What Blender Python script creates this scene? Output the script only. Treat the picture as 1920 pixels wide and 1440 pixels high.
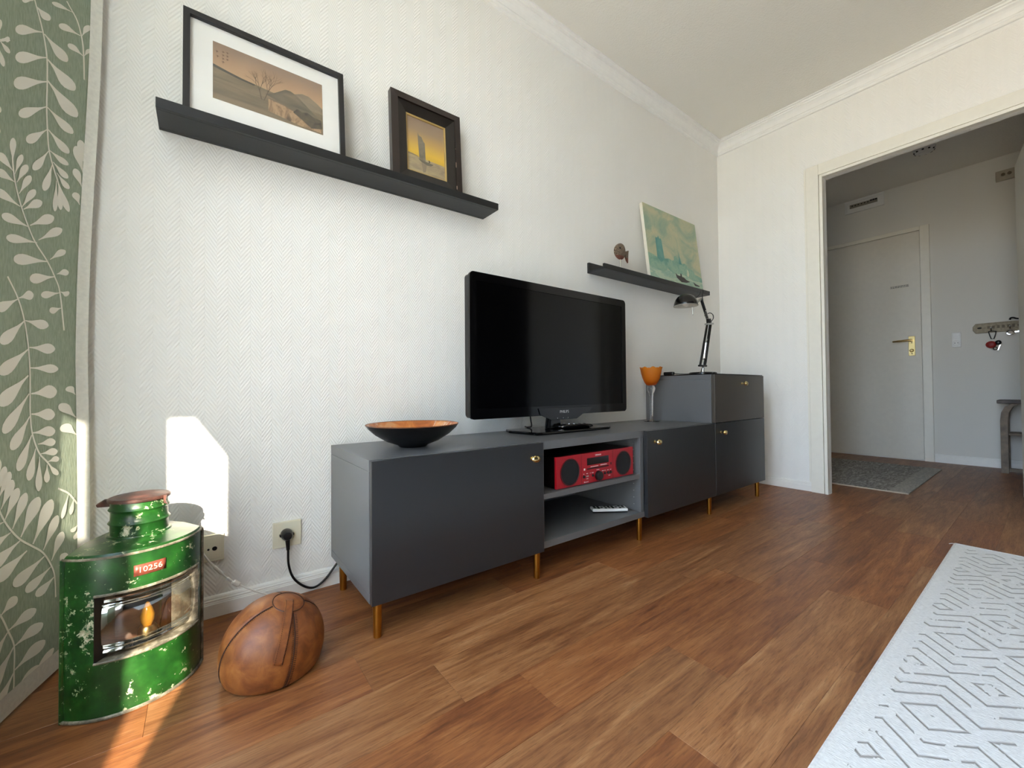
import bpy, bmesh, math, random
from mathutils import Vector, Matrix
random.seed(7)
scene = bpy.context.scene
COL = scene.collection
for o in list(bpy.data.objects):
    bpy.data.objects.remove(o, do_unlink=True)

# ---------------------------------------------------------------- camera
CAM_LOC = Vector((-0.35557, -1.50489, 0.66281))
YAW, PITCH, ROLL, FPX = 0.646876, 0.015294, -0.008646, 771.27
fwd = Vector((math.sin(YAW) * math.cos(PITCH), math.cos(YAW) * math.cos(PITCH), math.sin(PITCH)))
rt0 = Vector((math.cos(YAW), -math.sin(YAW), 0))
up0 = rt0.cross(fwd)
rt = rt0 * math.cos(ROLL) + up0 * math.sin(ROLL)
up = -rt0 * math.sin(ROLL) + up0 * math.cos(ROLL)
cam_data = bpy.data.cameras.new('camera')
cam_data.sensor_width = 36.0
cam_data.lens = FPX / 1920.0 * 36.0
cam_data.clip_start = 0.02
cam = bpy.data.objects.new('camera', cam_data)
m = Matrix((rt, up, -fwd)).transposed().to_4x4()
m.translation = CAM_LOC
cam.matrix_world = m
COL.objects.link(cam)
scene.camera = cam

# ---------------------------------------------------------------- world, sun, daylight
SKY_STRENGTH = 20.5
SUN_STRENGTH = 32.0
SUN_DIR = Vector((0.283, 1.0, -0.447))          # direction the sunlight travels
world = bpy.data.worlds.new('world')
scene.world = world
world.use_nodes = True
wn = world.node_tree
wn.nodes.clear()
w_out = wn.nodes.new('ShaderNodeOutputWorld')
w_bg = wn.nodes.new('ShaderNodeBackground')
w_tc = wn.nodes.new('ShaderNodeTexCoord')
w_sep = wn.nodes.new('ShaderNodeSeparateXYZ')
w_map = wn.nodes.new('ShaderNodeMapRange')
w_map.inputs[1].default_value = -1.0
w_map.inputs[2].default_value = 1.0
w_ramp = wn.nodes.new('ShaderNodeValToRGB')
cr = w_ramp.color_ramp
cr.elements[0].position = 0.0
cr.elements[0].color = (0.60, 0.54, 0.44, 1)      # sunlit ground below the horizon
cr.elements[1].position = 0.47
cr.elements[1].color = (0.60, 0.55, 0.46, 1)
e = cr.elements.new(0.53)
e.color = (0.64, 0.80, 1.0, 1)
e = cr.elements.new(1.0)
e.color = (0.42, 0.62, 1.0, 1)
wn.links.new(w_tc.outputs['Generated'], w_sep.inputs[0])
wn.links.new(w_sep.outputs[2], w_map.inputs[0])
wn.links.new(w_map.outputs[0], w_ramp.inputs[0])
wn.links.new(w_ramp.outputs[0], w_bg.inputs[0])
w_bg.inputs[1].default_value = SKY_STRENGTH
wn.links.new(w_bg.outputs[0], w_out.inputs[0])

sun_data = bpy.data.lights.new('sun', 'SUN')
sun_data.energy = SUN_STRENGTH
sun_data.angle = 0.0093
sun_data.color = (1.0, 0.90, 0.74)
sun = bpy.data.objects.new('sun', sun_data)
sun.rotation_euler = SUN_DIR.to_track_quat('-Z', 'Y').to_euler()
sun.location = (-2, -6, 4)
COL.objects.link(sun)

WIN_Y0, WIN_Y1, WIN_Z0, WIN_Z1 = -2.02, -0.54, 0.12, 2.30   # window opening in wall_left
por = bpy.data.lights.new('window_portal', 'AREA')
por.shape = 'RECTANGLE'
por.size = WIN_Y1 - WIN_Y0
por.size_y = WIN_Z1 - WIN_Z0
por.cycles.is_portal = True
porto = bpy.data.objects.new('window_portal', por)
porto.location = (-0.85, (WIN_Y0 + WIN_Y1) / 2, (WIN_Z0 + WIN_Z1) / 2)
porto.rotation_euler = Vector((1, 0, 0)).to_track_quat('-Z', 'Z').to_euler()
COL.objects.link(porto)

scene.view_settings.view_transform = 'Standard'
scene.view_settings.look = 'None'
scene.view_settings.exposure = 0.0
scene.view_settings.gamma = 1.0
scene.view_settings.use_curve_mapping = False
scene.cycles.use_denoising = True
scene.cycles.diffuse_bounces = 6
scene.cycles.max_bounces = 14
scene.cycles.sample_clamp_indirect = 8.0

# ---------------------------------------------------------------- helpers
def C(h):
    h = h.lstrip('#')
    v = [int(h[i:i + 2], 16) / 255 for i in (0, 2, 4)]
    return tuple(x / 12.92 if x <= 0.04045 else ((x + 0.055) / 1.055) ** 2.4 for x in v) + (1.0,)

class NT:
    def __init__(s, name):
        s.m = bpy.data.materials.new(name)
        s.m.use_nodes = True
        s.t = s.m.node_tree
        s.t.nodes.clear()
        s.out = s.t.nodes.new('ShaderNodeOutputMaterial')
    def n(s, typ, **kw):
        nd = s.t.nodes.new('ShaderNode' + typ)
        for k, v in kw.items():
            setattr(nd, k, v)
        return nd
    def set(s, inp, v):
        if hasattr(v, 'is_output') or isinstance(v, bpy.types.NodeSocket):
            s.t.links.new(v, inp)
        else:
            inp.default_value = v
    def math(s, op, a, b=None, c=None):
        nd = s.n('Math', operation=op)
        s.set(nd.inputs[0], a)
        if b is not None: s.set(nd.inputs[1], b)
        if c is not None: s.set(nd.inputs[2], c)
        return nd.outputs[0]
    def mix(s, fac, a, b, blend='MIX'):
        nd = s.n('Mix', data_type='RGBA', blend_type=blend)
        s.set(nd.inputs[0], fac); s.set(nd.inputs[6], a); s.set(nd.inputs[7], b)
        return nd.outputs[2]
    def ramp(s, fac, stops, interp='LINEAR'):
        nd = s.n('ValToRGB')
        nd.color_ramp.interpolation = interp
        els = nd.color_ramp.elements
        els[0].position, els[0].color = stops[0][0], stops[0][1]
        els[1].position, els[1].color = stops[-1][0], stops[-1][1]
        for p, c in stops[1:-1]:
            e = els.new(p); e.color = c
        s.set(nd.inputs[0], fac)
        return nd.outputs[0]
    def noise(s, vec, scale, detail=3.0, rough=0.5, dist=0.0, color=False):
        nd = s.n('TexNoise')
        if vec is not None: s.set(nd.inputs['Vector'], vec)
        nd.inputs['Scale'].default_value = scale
        nd.inputs['Detail'].default_value = detail
        nd.inputs['Roughness'].default_value = rough
        nd.inputs['Distortion'].default_value = dist
        return nd.outputs[1 if color else 0]
    def mapping(s, vec, scale=(1, 1, 1), loc=(0, 0, 0), rot=(0, 0, 0)):
        nd = s.n('Mapping')
        s.set(nd.inputs[0], vec)
        nd.inputs[1].default_value = loc; nd.inputs[2].default_value = rot; nd.inputs[3].default_value = scale
        return nd.outputs[0]
    def pos(s):
        return s.n('NewGeometry').outputs['Position']
    def obj(s):
        return s.n('TexCoord').outputs['Object']
    def sep(s, v):
        nd = s.n('SeparateXYZ'); s.set(nd.inputs[0], v); return nd.outputs
    def comb(s, x, y, z):
        nd = s.n('CombineXYZ')
        for i, v in enumerate((x, y, z)): s.set(nd.inputs[i], v)
        return nd.outputs[0]
    def bump(s, h, strength=0.3, dist=0.002):
        nd = s.n('Bump')
        nd.inputs['Strength'].default_value = strength
        nd.inputs['Distance'].default_value = dist
        s.set(nd.inputs['Height'], h)
        return nd.outputs[0]
    def bsdf(s, color, rough=0.5, metal=0.0, normal=None, **kw):
        nd = s.n('BsdfPrincipled')
        s.set(nd.inputs['Base Color'], color)
        s.set(nd.inputs['Roughness'], rough)
        s.set(nd.inputs['Metallic'], metal)
        if normal is not None: s.set(nd.inputs['Normal'], normal)
        for k, v in kw.items():
            s.set(nd.inputs[k.replace('_', ' ')], v)
        return nd.outputs[0]
    def done(s, sh):
        s.t.links.new(sh, s.out.inputs[0])
        return s.m

def mat(name, hexc, rough=0.5, metal=0.0, var=0.04, scale=30.0, bump=0.0, bscale=200.0, **kw):
    t = NT(name)
    c = C(hexc)
    p = t.obj()
    nz = t.noise(p, scale, 3)
    dark = tuple(x * (1 - var * 2) for x in c[:3]) + (1,)
    lite = tuple(min(1, x * (1 + var * 2)) for x in c[:3]) + (1,)
    col = t.ramp(nz, [(0.3, dark), (0.7, lite)])
    nrm = t.bump(t.noise(p, bscale, 2), bump, 0.001) if bump > 0 else None
    return t.done(t.bsdf(col, rough, metal, nrm, **kw))

class MB:
    def __init__(s):
        s.v = []; s.f = []
    def add(s, vs, fs):
        b = len(s.v)
        s.v += [Vector(v) for v in vs]
        s.f += [tuple(i + b for i in f) for f in fs]
        return s
    def box(s, x0, x1, y0, y1, z0, z1):
        vs = [(x, y, z) for z in (z0, z1) for y in (y0, y1) for x in (x0, x1)]
        return s.add(vs, [(0, 2, 3, 1), (4, 5, 7, 6), (0, 1, 5, 4), (2, 6, 7, 3), (0, 4, 6, 2), (1, 3, 7, 5)])
    def obox(s, c, a, b, d):
        c, a, b, d = map(Vector, (c, a, b, d))
        if a.cross(b).dot(d) < 0: a = -a
        vs = [c + a * i + b * j + d * k for k in (-1, 1) for j in (-1, 1) for i in (-1, 1)]
        return s.add(vs, [(0, 2, 3, 1), (4, 5, 7, 6), (0, 1, 5, 4), (2, 6, 7, 3), (0, 4, 6, 2), (1, 3, 7, 5)])
    def prism(s, pts, vec):
        """closed polygon pts (3D) extruded along vec"""
        vec = Vector(vec); pts = [Vector(p) for p in pts]; n = len(pts)
        nrm = Vector((0, 0, 0))
        for i in range(n):
            nrm += pts[i].cross(pts[(i + 1) % n])
        if nrm.dot(vec) > 0: pts = pts[::-1]
        vs = pts + [p + vec for p in pts]
        fs = [tuple(range(n)), tuple(range(2 * n - 1, n - 1, -1))]
        fs += [((i + 1) % n, i, i + n, (i + 1) % n + n) for i in range(n)]
        return s.add(vs, fs)
    def poly(s, pts):
        return s.add(pts, [tuple(range(len(pts)))])
    def tube(s, pts, r, n=8, caps=True):
        pts = [Vector(p) for p in pts]; k = len(pts)
        rs = r if isinstance(r, (list, tuple)) else [r] * k
        t0 = (pts[1] - pts[0]).normalized()
        a = t0.orthogonal().normalized()
        vs = []
        for i, p in enumerate(pts):
            t = (pts[min(i + 1, k - 1)] - pts[max(i - 1, 0)]).normalized()
            a = (a - t * a.dot(t)).normalized()
            b = t.cross(a)
            for j in range(n):
                an = 2 * math.pi * j / n
                vs.append(p + (a * math.cos(an) + b * math.sin(an)) * rs[i])
        fs = []
        for i in range(k - 1):
            for j in range(n):
                fs.append((i * n + j, i * n + (j + 1) % n, (i + 1) * n + (j + 1) % n, (i + 1) * n + j))
        if caps:
            fs.append(tuple(range(n - 1, -1, -1))); fs.append(tuple(range((k - 1) * n, k * n)))
        return s.add(vs, fs)
    def cyl(s, p0, p1, r, r1=None, n=20):
        return s.tube([p0, p1], [r, r if r1 is None else r1], n)
    def lathe(s, c, prof, n=40, axis=None, closed=False):
        """revolve (r, h) profile about an axis through c (default +z)"""
        c = Vector(c)
        z = Vector(axis).normalized() if axis is not None else Vector((0, 0, 1))
        x = z.orthogonal().normalized() if axis is not None else Vector((1, 0, 0))
        y = z.cross(x)
        vs = []; idx = []
        for r, h in prof:
            if r < 1e-6:
                idx.append([len(vs)] * n); vs.append(c + z * h)
            else:
                row = []
                for j in range(n):
                    a = 2 * math.pi * j / n
                    row.append(len(vs)); vs.append(c + z * h + (x * math.cos(a) + y * math.sin(a)) * r)
                idx.append(row)
        fs = []
        k = len(prof)
        rng = range(k) if closed else range(k - 1)
        for i in rng:
            A, B = idx[i], idx[(i + 1) % k]
            for j in range(n):
                q = [A[j], A[(j + 1) % n], B[(j + 1) % n], B[j]]
                u = []
                for t in q:
                    if t not in u: u.append(t)
                if len(u) > 2: fs.append(tuple(u))
        return s.add(vs, fs)
    def grid(s, fn, nu, nv):
        vs = [fn(i / nu, j / nv) for j in range(nv + 1) for i in range(nu + 1)]
        w = nu + 1
        return s.add(vs, [(j * w + i, j * w + i + 1, (j + 1) * w + i + 1, (j + 1) * w + i) for j in range(nv) for i in range(nu)])
    def ellipsoid(s, c, r, n=24, k=14):
        c = Vector(c)
        return s.add([c + Vector((r[0] * math.sin(math.pi * j / k) * math.cos(2 * math.pi * i / n), r[1] * math.sin(math.pi * j / k) * math.sin(2 * math.pi * i / n), r[2] * math.cos(math.pi * j / k))) for j in range(k + 1) for i in range(n)],
                     [(j * n + i, (j + 1) * n + i, (j + 1) * n + (i + 1) % n, j * n + (i + 1) % n) for j in range(k) for i in range(n)])
    def merge(s, o):
        return s.add(o.v, o.f)

ORG = {}
def org(o):
    return ORG.get(o.name, Vector((0, 0, 0))) if o is not None else Vector((0, 0, 0))

def ob(name, mb, material, parent=None, smooth=True, bevel=0.0, angle=38, solid=0.0, weld=False, loc=None, seg=2, recalc=True):
    """one mesh object; vertices are given in world space"""
    off = org(parent) if parent is not None else (Vector(loc) if loc is not None else Vector((0, 0, 0)))
    me = bpy.data.meshes.new(name)
    me.from_pydata([v - off for v in mb.v], [], mb.f)
    bm = bmesh.new(); bm.from_mesh(me)
    if weld:
        bmesh.ops.remove_doubles(bm, verts=bm.verts, dist=1e-5)
    if recalc:
        bmesh.ops.recalc_face_normals(bm, faces=bm.faces)
    bm.to_mesh(me); bm.free()
    me.update()
    if smooth:
        me.polygons.foreach_set('use_smooth', [True] * len(me.polygons))
        me.set_sharp_from_angle(angle=math.radians(angle))
    me.materials.append(material)
    o = bpy.data.objects.new(name, me)
    COL.objects.link(o)
    if parent is not None:
        o.parent = parent
        ORG[o.name] = off
    else:
        o.location = off
        ORG[o.name] = off
    if solid:
        md = o.modifiers.new('solidify', 'SOLIDIFY'); md.thickness = solid; md.offset = -1
    if bevel:
        md = o.modifiers.new('bevel', 'BEVEL'); md.width = bevel; md.segments = seg; md.limit_method = 'ANGLE'
        md.angle_limit = math.radians(40); md.harden_normals = False
    return o

def tag(o, label, cat, group=None):
    o['label'] = label; o['category'] = cat
    if group: o['group'] = group
    return o

def struct(o, label=None):
    o['kind'] = 'structure'
    if label: o['label'] = label
    return o

def thing(name, loc, label, cat, group=None):
    o = bpy.data.objects.new(name, None)
    o.empty_display_size = 0.05
    o.location = loc
    COL.objects.link(o)
    ORG[o.name] = Vector(loc)
    return tag(o, label, cat, group)

def text_mb(s, size, fn, extrude=0.0004):
    """lettering mesh: fn maps (u, v, n) in text space to world"""
    cu = bpy.data.curves.new('lettering', 'FONT')
    cu.body = s; cu.size = size; cu.align_x = 'CENTER'; cu.align_y = 'CENTER'
    cu.extrude = extrude
    cu.resolution_u = 3
    o = bpy.data.objects.new('lettering_tmp', cu)
    COL.objects.link(o)
    dg = bpy.context.evaluated_depsgraph_get()
    me = bpy.data.meshes.new_from_object(o.evaluated_get(dg))
    mb = MB()
    mb.add([fn(v.co.x, v.co.y, v.co.z) for v in me.vertices], [tuple(p.vertices) for p in me.polygons])
    bpy.data.objects.remove(o, do_unlink=True)
    bpy.data.meshes.remove(me)
    return mb

def spline(pts, per=8):
    """Catmull-Rom through points"""
    P = [Vector(p) for p in pts]
    P = [P[0] * 2 - P[1]] + P + [P[-1] * 2 - P[-2]]
    out = []
    for i in range(1, len(P) - 2):
        for k in range(per):
            t = k / per
            a, b, c, d = P[i - 1], P[i], P[i + 1], P[i + 2]
            out.append(0.5 * ((2 * b) + (c - a) * t + (2 * a - 5 * b + 4 * c - d) * t * t + (3 * b - a - 3 * c + d) * t ** 3))
    out.append(P[-2])
    return out

# ---------------------------------------------------------------- materials of the room
def wallpaper(name, axis, base, relief=0.52):
    t = NT(name)
    x, y, z = t.sep(t.pos())
    u = x if axis == 'x' else y
    tri = t.math('PINGPONG', t.math('MULTIPLY', u, 1 / 0.029), 1.0)
    ph = t.math('ADD', t.math('MULTIPLY', z, 1 / 0.0137), t.math('MULTIPLY', tri, 3.1))
    rid = t.math('SINE', t.math('MULTIPLY', ph, 2 * math.pi))
    # groove between the columns
    gr = t.math('GREATER_THAN', t.math('ABSOLUTE', t.math('SUBTRACT', tri, 0.5)), 0.475)
    fib = t.noise(t.pos(), 420, 2)
    h = t.math('ADD', t.math('MULTIPLY', rid, 0.5), t.math('MULTIPLY', fib, 0.5))
    h = t.math('SUBTRACT', h, t.math('MULTIPLY', gr, 0.35))
    nrm = t.bump(h, relief, 0.0014)
    col = t.ramp(t.noise(t.pos(), 3.0, 2), [(0.3, tuple(c * 0.975 for c in base[:3]) + (1,)), (0.7, base)])
    return t.done(t.bsdf(col, 0.75, 0, nrm))

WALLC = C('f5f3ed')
M_WALL_X = wallpaper('wallpaper_back', 'x', WALLC)
M_WALL_Y = wallpaper('wallpaper_right', 'y', WALLC, 0.35)
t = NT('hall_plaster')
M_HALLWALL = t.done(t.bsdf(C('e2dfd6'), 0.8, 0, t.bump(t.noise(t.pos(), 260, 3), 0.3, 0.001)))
t = NT('ceiling_plaster')
nz = t.math('ADD', t.noise(t.pos(), 90, 4, 0.6), t.math('MULTIPLY', t.noise(t.pos(), 260, 2), 0.5))
M_CEIL = t.done(t.bsdf(C('eeebe2'), 0.85, 0, t.bump(nz, 0.6, 0.004)))
M_TRIM = mat('white_trim_paint', 'f1efe8', 0.45, var=0.01)
M_CORNICE = mat('cornice_white', 'f5f4f0', 0.6, var=0.01)
M_DOORPAINT = mat('cream_gloss_paint', 'eeeadd', 0.35, var=0.008)
M_DOORLEAF = mat('door_leaf_paint', 'e2ddd0', 0.4, var=0.01)
M_SUBFLOOR = mat('subfloor_dark', '2a1c12', 0.8)

def plank_material():
    t = NT('vinyl_wood_plank')
    oi = t.n('ObjectInfo')
    rnd = oi.outputs['Random']
    p = t.obj()
    x, y, z = t.sep(p)
    off = t.math('MULTIPLY', rnd, 37.0)
    v = t.comb(t.math('ADD', x, off), t.math('ADD', y, t.math('MULTIPLY', rnd, 11.0)), 0.0)
    band = t.noise(t.mapping(v, (1.8, 12.0, 1)), 1.5, 6, 0.62, 1.1)
    streak = t.noise(t.mapping(v, (3.0, 48.0, 1)), 2.2, 6, 0.68, 0.7)
    fine = t.noise(t.mapping(v, (9.0, 150.0, 1)), 2.5, 3, 0.6)
    f = t.math('ADD', t.math('MULTIPLY', band, 0.56), t.math('MULTIPLY', streak, 0.44))
    light = t.ramp(f, [(0.30, C('573a25')), (0.43, C('82593a')), (0.55, C('9f744e')), (0.68, C('b79068'))])
    redd = t.ramp(f, [(0.30, C('4f3120')), (0.43, C('7b5034')), (0.55, C('976843')), (0.68, C('b0835b'))])
    olive = t.ramp(f, [(0.30, C('523724')), (0.43, C('7a5438')), (0.55, C('966d49')), (0.68, C('af8961'))])
    r2 = t.math('FRACT', t.math('MULTIPLY', rnd, 7.31))
    c = t.mix(t.math('GREATER_THAN', r2, 0.30), light, redd)
    c = t.mix(t.math('GREATER_THAN', r2, 0.85), c, olive)
    c = t.mix(t.math('MULTIPLY', t.math('GREATER_THAN', fine, 0.58), 0.32), c, C('4a2f1c'))
    # sparse knots
    vo = t.n('TexVoronoi'); t.set(vo.inputs['Vector'], t.mapping(v, (2.2, 5.5, 1))); vo.inputs['Scale'].default_value = 1.0
    kn = t.math('LESS_THAN', t.math('ADD', vo.outputs['Distance'], t.math('MULTIPLY', t.noise(v, 60, 2), 0.05)), 0.075)
    c = t.mix(t.math('MULTIPLY', kn, 0.6), c, C('3c2312'))
    # brightness differs a little from plank to plank
    hsv = t.n('HueSaturation')
    t.set(hsv.inputs['Color'], c)
    hsv.inputs['Saturation'].default_value = 1.08
    hsv.inputs['Hue'].default_value = 0.494
    t.set(hsv.inputs['Value'], t.math('ADD', 0.85, t.math('MULTIPLY', t.math('FRACT', t.math('MULTIPLY', rnd, 3.7)), 0.18)))
    rough = t.math('ADD', 0.34, t.math('MULTIPLY', fine, 0.16))
    nrm = t.bump(t.math('ADD', streak, t.math('MULTIPLY', fine, 0.6)), 0.16, 0.0012)
    return t.done(t.bsdf(hsv.outputs[0], rough, 0, nrm))
M_PLANK = plank_material()

# ---------------------------------------------------------------- room shell
YB, XR, ZC = 0.02, 2.765, 2.52        # TV wall, doorway wall, ceiling
XL, YF = -0.78, -2.60                 # window wall, wall behind the camera
XH = 4.80                             # far hallway wall
HY0, HY1 = -2.6, 0.6
DY0, DY1, DZ = -1.495, -0.645, 1.978  # doorway opening

floor = struct(ob('floor', MB().box(XL - 0.06, XH + 0.1, YF - 0.2, HY1 + 0.1, -0.12, -0.004), M_SUBFLOOR, smooth=False), 'wood-look plank floor running through into the hallway')
PW, PL = 0.1524, 0.9144
joints = {0: -0.05, 1: 0.095, 2: 0.24, 3: 0.607, 4: 0.37, -1: 0.47, -2: -0.3, -3: 0.2, 5: 0.86, 6: 0.15}
mesh_cache = {}
def plank(xa, xb, ya, yb):
    key = (round(xb - xa, 4), round(yb - ya, 4))
    if key not in mesh_cache:
        hx, hy, g, b = key[0] / 2 - 0.0002, key[1] / 2 - 0.0002, 0.0, 0.0004
        me = bpy.data.meshes.new('plank')
        vs = [(sx * hx, sy * hy, -0.004) for sx, sy in ((-1, -1), (1, -1), (1, 1), (-1, 1))]
        vs += [(sx * hx, sy * hy, -b) for sx, sy in ((-1, -1), (1, -1), (1, 1), (-1, 1))]
        vs += [(sx * (hx - b), sy * (hy - b), 0.0) for sx, sy in ((-1, -1), (1, -1), (1, 1), (-1, 1))]
        fs = [(8, 9, 10, 11)]
        for r in (0, 4):
            fs += [(r + i, r + (i + 1) % 4, r + 4 + (i + 1) % 4, r + 4 + i) for i in range(4)]
        me.from_pydata(vs, [], fs)
        me.materials.append(M_PLANK)
        mesh_cache[key] = me
    o = bpy.data.objects.new('plank', mesh_cache[key])
    o.location = ((xa + xb) / 2, (ya + yb) / 2, 0)
    COL.objects.link(o)
    o.parent = floor
for k in range(-8, 25):
    y1 = -0.43 - PW * k
    y0 = y1 - PW
    x_start, x_end = XL, XH
    if y0 > YB - 0.01:
        x_start = XR + 0.04
    y1c, y0c = min(y1, HY1), max(y0, YF)
    if x_start == XL and y1c > YB: y1c = YB
    if y0c < HY0: x_end = XR
    if y1c - y0c < 0.02: continue
    j = joints.get(k, random.random() * PL)
    x = j
    while x > x_start: x -= PL
    while x < x_end - 0.01:
        a, b2 = max(x, x_start), min(x + PL, x_end)
        if b2 - a > 0.02: plank(a, b2, y0c, y1c)
        x += PL

struct(ob('ceiling', MB().box(XL - 0.06, XR + 0.04, YF - 0.1, YB + 0.1, ZC, ZC + 0.12), M_CEIL, smooth=False), 'white textured plaster ceiling of the living room')
struct(ob('wall_back', MB().box(XL - 0.06, XR + 0.035, YB, YB + 0.1, -0.004, ZC), M_WALL_X, smooth=False), 'white herringbone wallpapered wall behind the television')
wr = MB()
wr.box(XR, XR + 0.035, DY1 - 0.0, YB, 0, ZC)
wr.box(XR, XR + 0.035, YF, DY0, 0, ZC)
wr.box(XR, XR + 0.035, DY0, DY1, DZ, ZC)
struct(ob('wall_right', wr, M_WALL_Y, smooth=False), 'white wallpapered wall with the doorway to the hall')
struct(ob('wall_front', MB().box(XL - 0.06, XR + 0.035, YF - 0.1, YF, 0, ZC), mat('charcoal_dimming_wall', '403e3d', 0.8), smooth=False), 'unseen wall behind the camera, coloured dark to dim the room')  # dark colour chosen to dim the room and blacken the screen reflection
wl = MB()
wl.box(XL - 0.06, XL, WIN_Y1, YB, 0, ZC)
wl.box(XL - 0.06, XL, YF, WIN_Y0, 0, ZC)
wl.box(XL - 0.06, XL, WIN_Y0, WIN_Y1, 0, WIN_Z0)
wl.box(XL - 0.06, XL, WIN_Y0, WIN_Y1, WIN_Z1, ZC)
struct(ob('wall_left', wl, M_WALL_Y, smooth=False), 'white window wall at the left')

# window frame, transom and panes
M_WINFRAME = mat('white_window_plastic', 'f2f2ee', 0.3, var=0.01)
t = NT('window_glass')
mx = t.n('MixShader'); fr = t.n('LayerWeight'); fr.inputs[0].default_value = 0.5
fac = t.math('ADD', 0.03, t.math('MULTIPLY', t.math('POWER', fr.outputs['Facing'], 5.0), 0.6))
tr = t.n('BsdfTransparent'); gl = t.n('BsdfGlossy'); gl.inputs['Roughness'].default_value = 0.0
t.set(mx.inputs[0], fac); t.set(mx.inputs[1], tr.outputs[0]); t.set(mx.inputs[2], gl.outputs[0])
M_WINGLASS = t.done(mx.outputs[0])
wf = MB()
ZTR = 0.487 + 0.447 * ((-0.294 - (XL - 0.03)) / 0.283)   # transom height
fx0, fx1 = XL - 0.055, XL - 0.005
wf.box(fx0, fx1, WIN_Y0, WIN_Y0 + 0.025, WIN_Z0, WIN_Z1)
wf.box(fx0, fx1, WIN_Y1 - 0.05, WIN_Y1, WIN_Z0, WIN_Z1)
wf.box(fx0, fx1, WIN_Y0 + 0.025, WIN_Y1 - 0.05, WIN_Z1 - 0.05, WIN_Z1)
wf.box(fx0, fx1, WIN_Y0 + 0.025, WIN_Y1 - 0.05, WIN_Z0, WIN_Z0 + 0.05)
win = struct(ob('window_1', wf, M_WINFRAME, smooth=False), 'white framed window beside the green curtain')
ob('transom', MB().box(fx0 + 0.01, fx1 - 0.005, WIN_Y0 + 0.025, WIN_Y1 - 0.05, ZTR, ZTR + 0.1), M_WINFRAME, win, smooth=False)
ob('pane', MB().box(XL - 0.032, XL - 0.028, WIN_Y0 + 0.025, WIN_Y1 - 0.05, WIN_Z0 + 0.05, ZTR), M_WINGLASS, win, smooth=False)
ob('pane', MB().box(XL - 0.032, XL - 0.028, WIN_Y0 + 0.025, WIN_Y1 - 0.05, ZTR + 0.1, WIN_Z1 - 0.05), M_WINGLASS, win, smooth=False)

# added unseen sun mask outside the window: its openings shape the narrow sunbeam
def sunp(xw, zw, yw=YB, yp=-2.07):
    d = yw - yp
    return (xw - 0.283 * d, zw + 0.447 * d)
hole = [(-0.430, 0.592), (-0.285, 0.592), (-0.294, 0.59), (-0.294, -0.27), (-0.322, -0.262), (-0.352, -0.225), (-0.388, -0.13), (-0.374, 0.14), (-0.396, 0.27), (-0.430, 0.36)]
hole = [hole[0]] + hole[2:]
hole2 = [(-0.645, 0.582), (-0.584, 0.582), (-0.584, 0.27), (-0.645, 0.36)]
def holed_mask():
    bm = bmesh.new()
    def loop(pts):
        vs = [bm.verts.new((x, -2.055, z)) for x, z in pts]
        return [bm.edges.new((vs[i], vs[(i + 1) % len(vs)])) for i in range(len(vs))]
    es = loop([(-3.2, -0.1), (XL - 0.061, -0.1), (XL - 0.061, 3.2), (-3.2, 3.2)])
    es += loop([sunp(*p) for p in hole]); es += loop([sunp(*p) for p in hole2])
    bmesh.ops.triangle_fill(bm, use_beauty=True, use_dissolve=False, edges=es)
    def inside(p, poly):
        c = False
        for i in range(len(poly)):
            (x1, z1), (x2, z2) = poly[i], poly[i - 1]
            if (z1 > p.z) != (z2 > p.z) and p.x < (x2 - x1) * (p.z - z1) / (z2 - z1) + x1: c = not c
        return c
    h1, h2 = [sunp(*p) for p in hole], [sunp(*p) for p in hole2]
    kill = [f for f in bm.faces if inside(f.calc_center_median(), h1) or inside(f.calc_center_median(), h2)]
    bmesh.ops.delete(bm, geom=kill, context='FACES_ONLY')
    r = bmesh.ops.extrude_face_region(bm, geom=bm.faces[:])
    for v in r['geom']:
        if isinstance(v, bmesh.types.BMVert): v.co.y -= 0.03
    bmesh.ops.recalc_face_normals(bm, faces=bm.faces)
    me = bpy.data.meshes.new('sunbeam_mask'); bm.to_mesh(me); bm.free()
    me.materials.append(M_HALLWALL)
    o = bpy.data.objects.new('sunbeam_mask', me); COL.objects.link(o)
    return struct(o, 'added unseen mask outside the window that shapes the sunbeam')
holed_mask()

# baseboards and cornice: profile swept along the walls
def profile_run(pts, a, b, inward):
    """pts = [(depth from wall, z)], swept from a to b (xy); depth grows along inward"""
    mb = MB()
    a = Vector((*a, 0)); b = Vector((*b, 0)); n = Vector((*inward, 0))
    poly = [a + n * d + Vector((0, 0, z)) for d, z in pts]
    return mb.prism(poly, b - a)
BB = [(0.0005, 0.0005), (0.016, 0.0005), (0.016, 0.038), (0.0145, 0.040), (0.0145, 0.0425), (0.013, 0.044), (0.013, 0.049), (0.0105, 0.0515), (0.0105, 0.054), (0.008, 0.058), (0.003, 0.060), (0.0005, 0.060)]
struct(ob('baseboard_back', profile_run(BB, (XL, YB), (XR, YB), (0, -1)), M_TRIM, angle=20), 'white stepped baseboard below the television wall')
struct(ob('baseboard_right', profile_run(BB, (XR, YB - 0.017), (XR, -0.553), (-1, 0)), M_TRIM, angle=20), 'white stepped baseboard beside the doorway')
bh = [(d, z * 1.25) for d, z in BB]
struct(ob('baseboard_hall', profile_run(bh, (XH, -0.850), (XH, HY0), (-1, 0)), M_TRIM, angle=20), 'white baseboard of the hallway wall')
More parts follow.
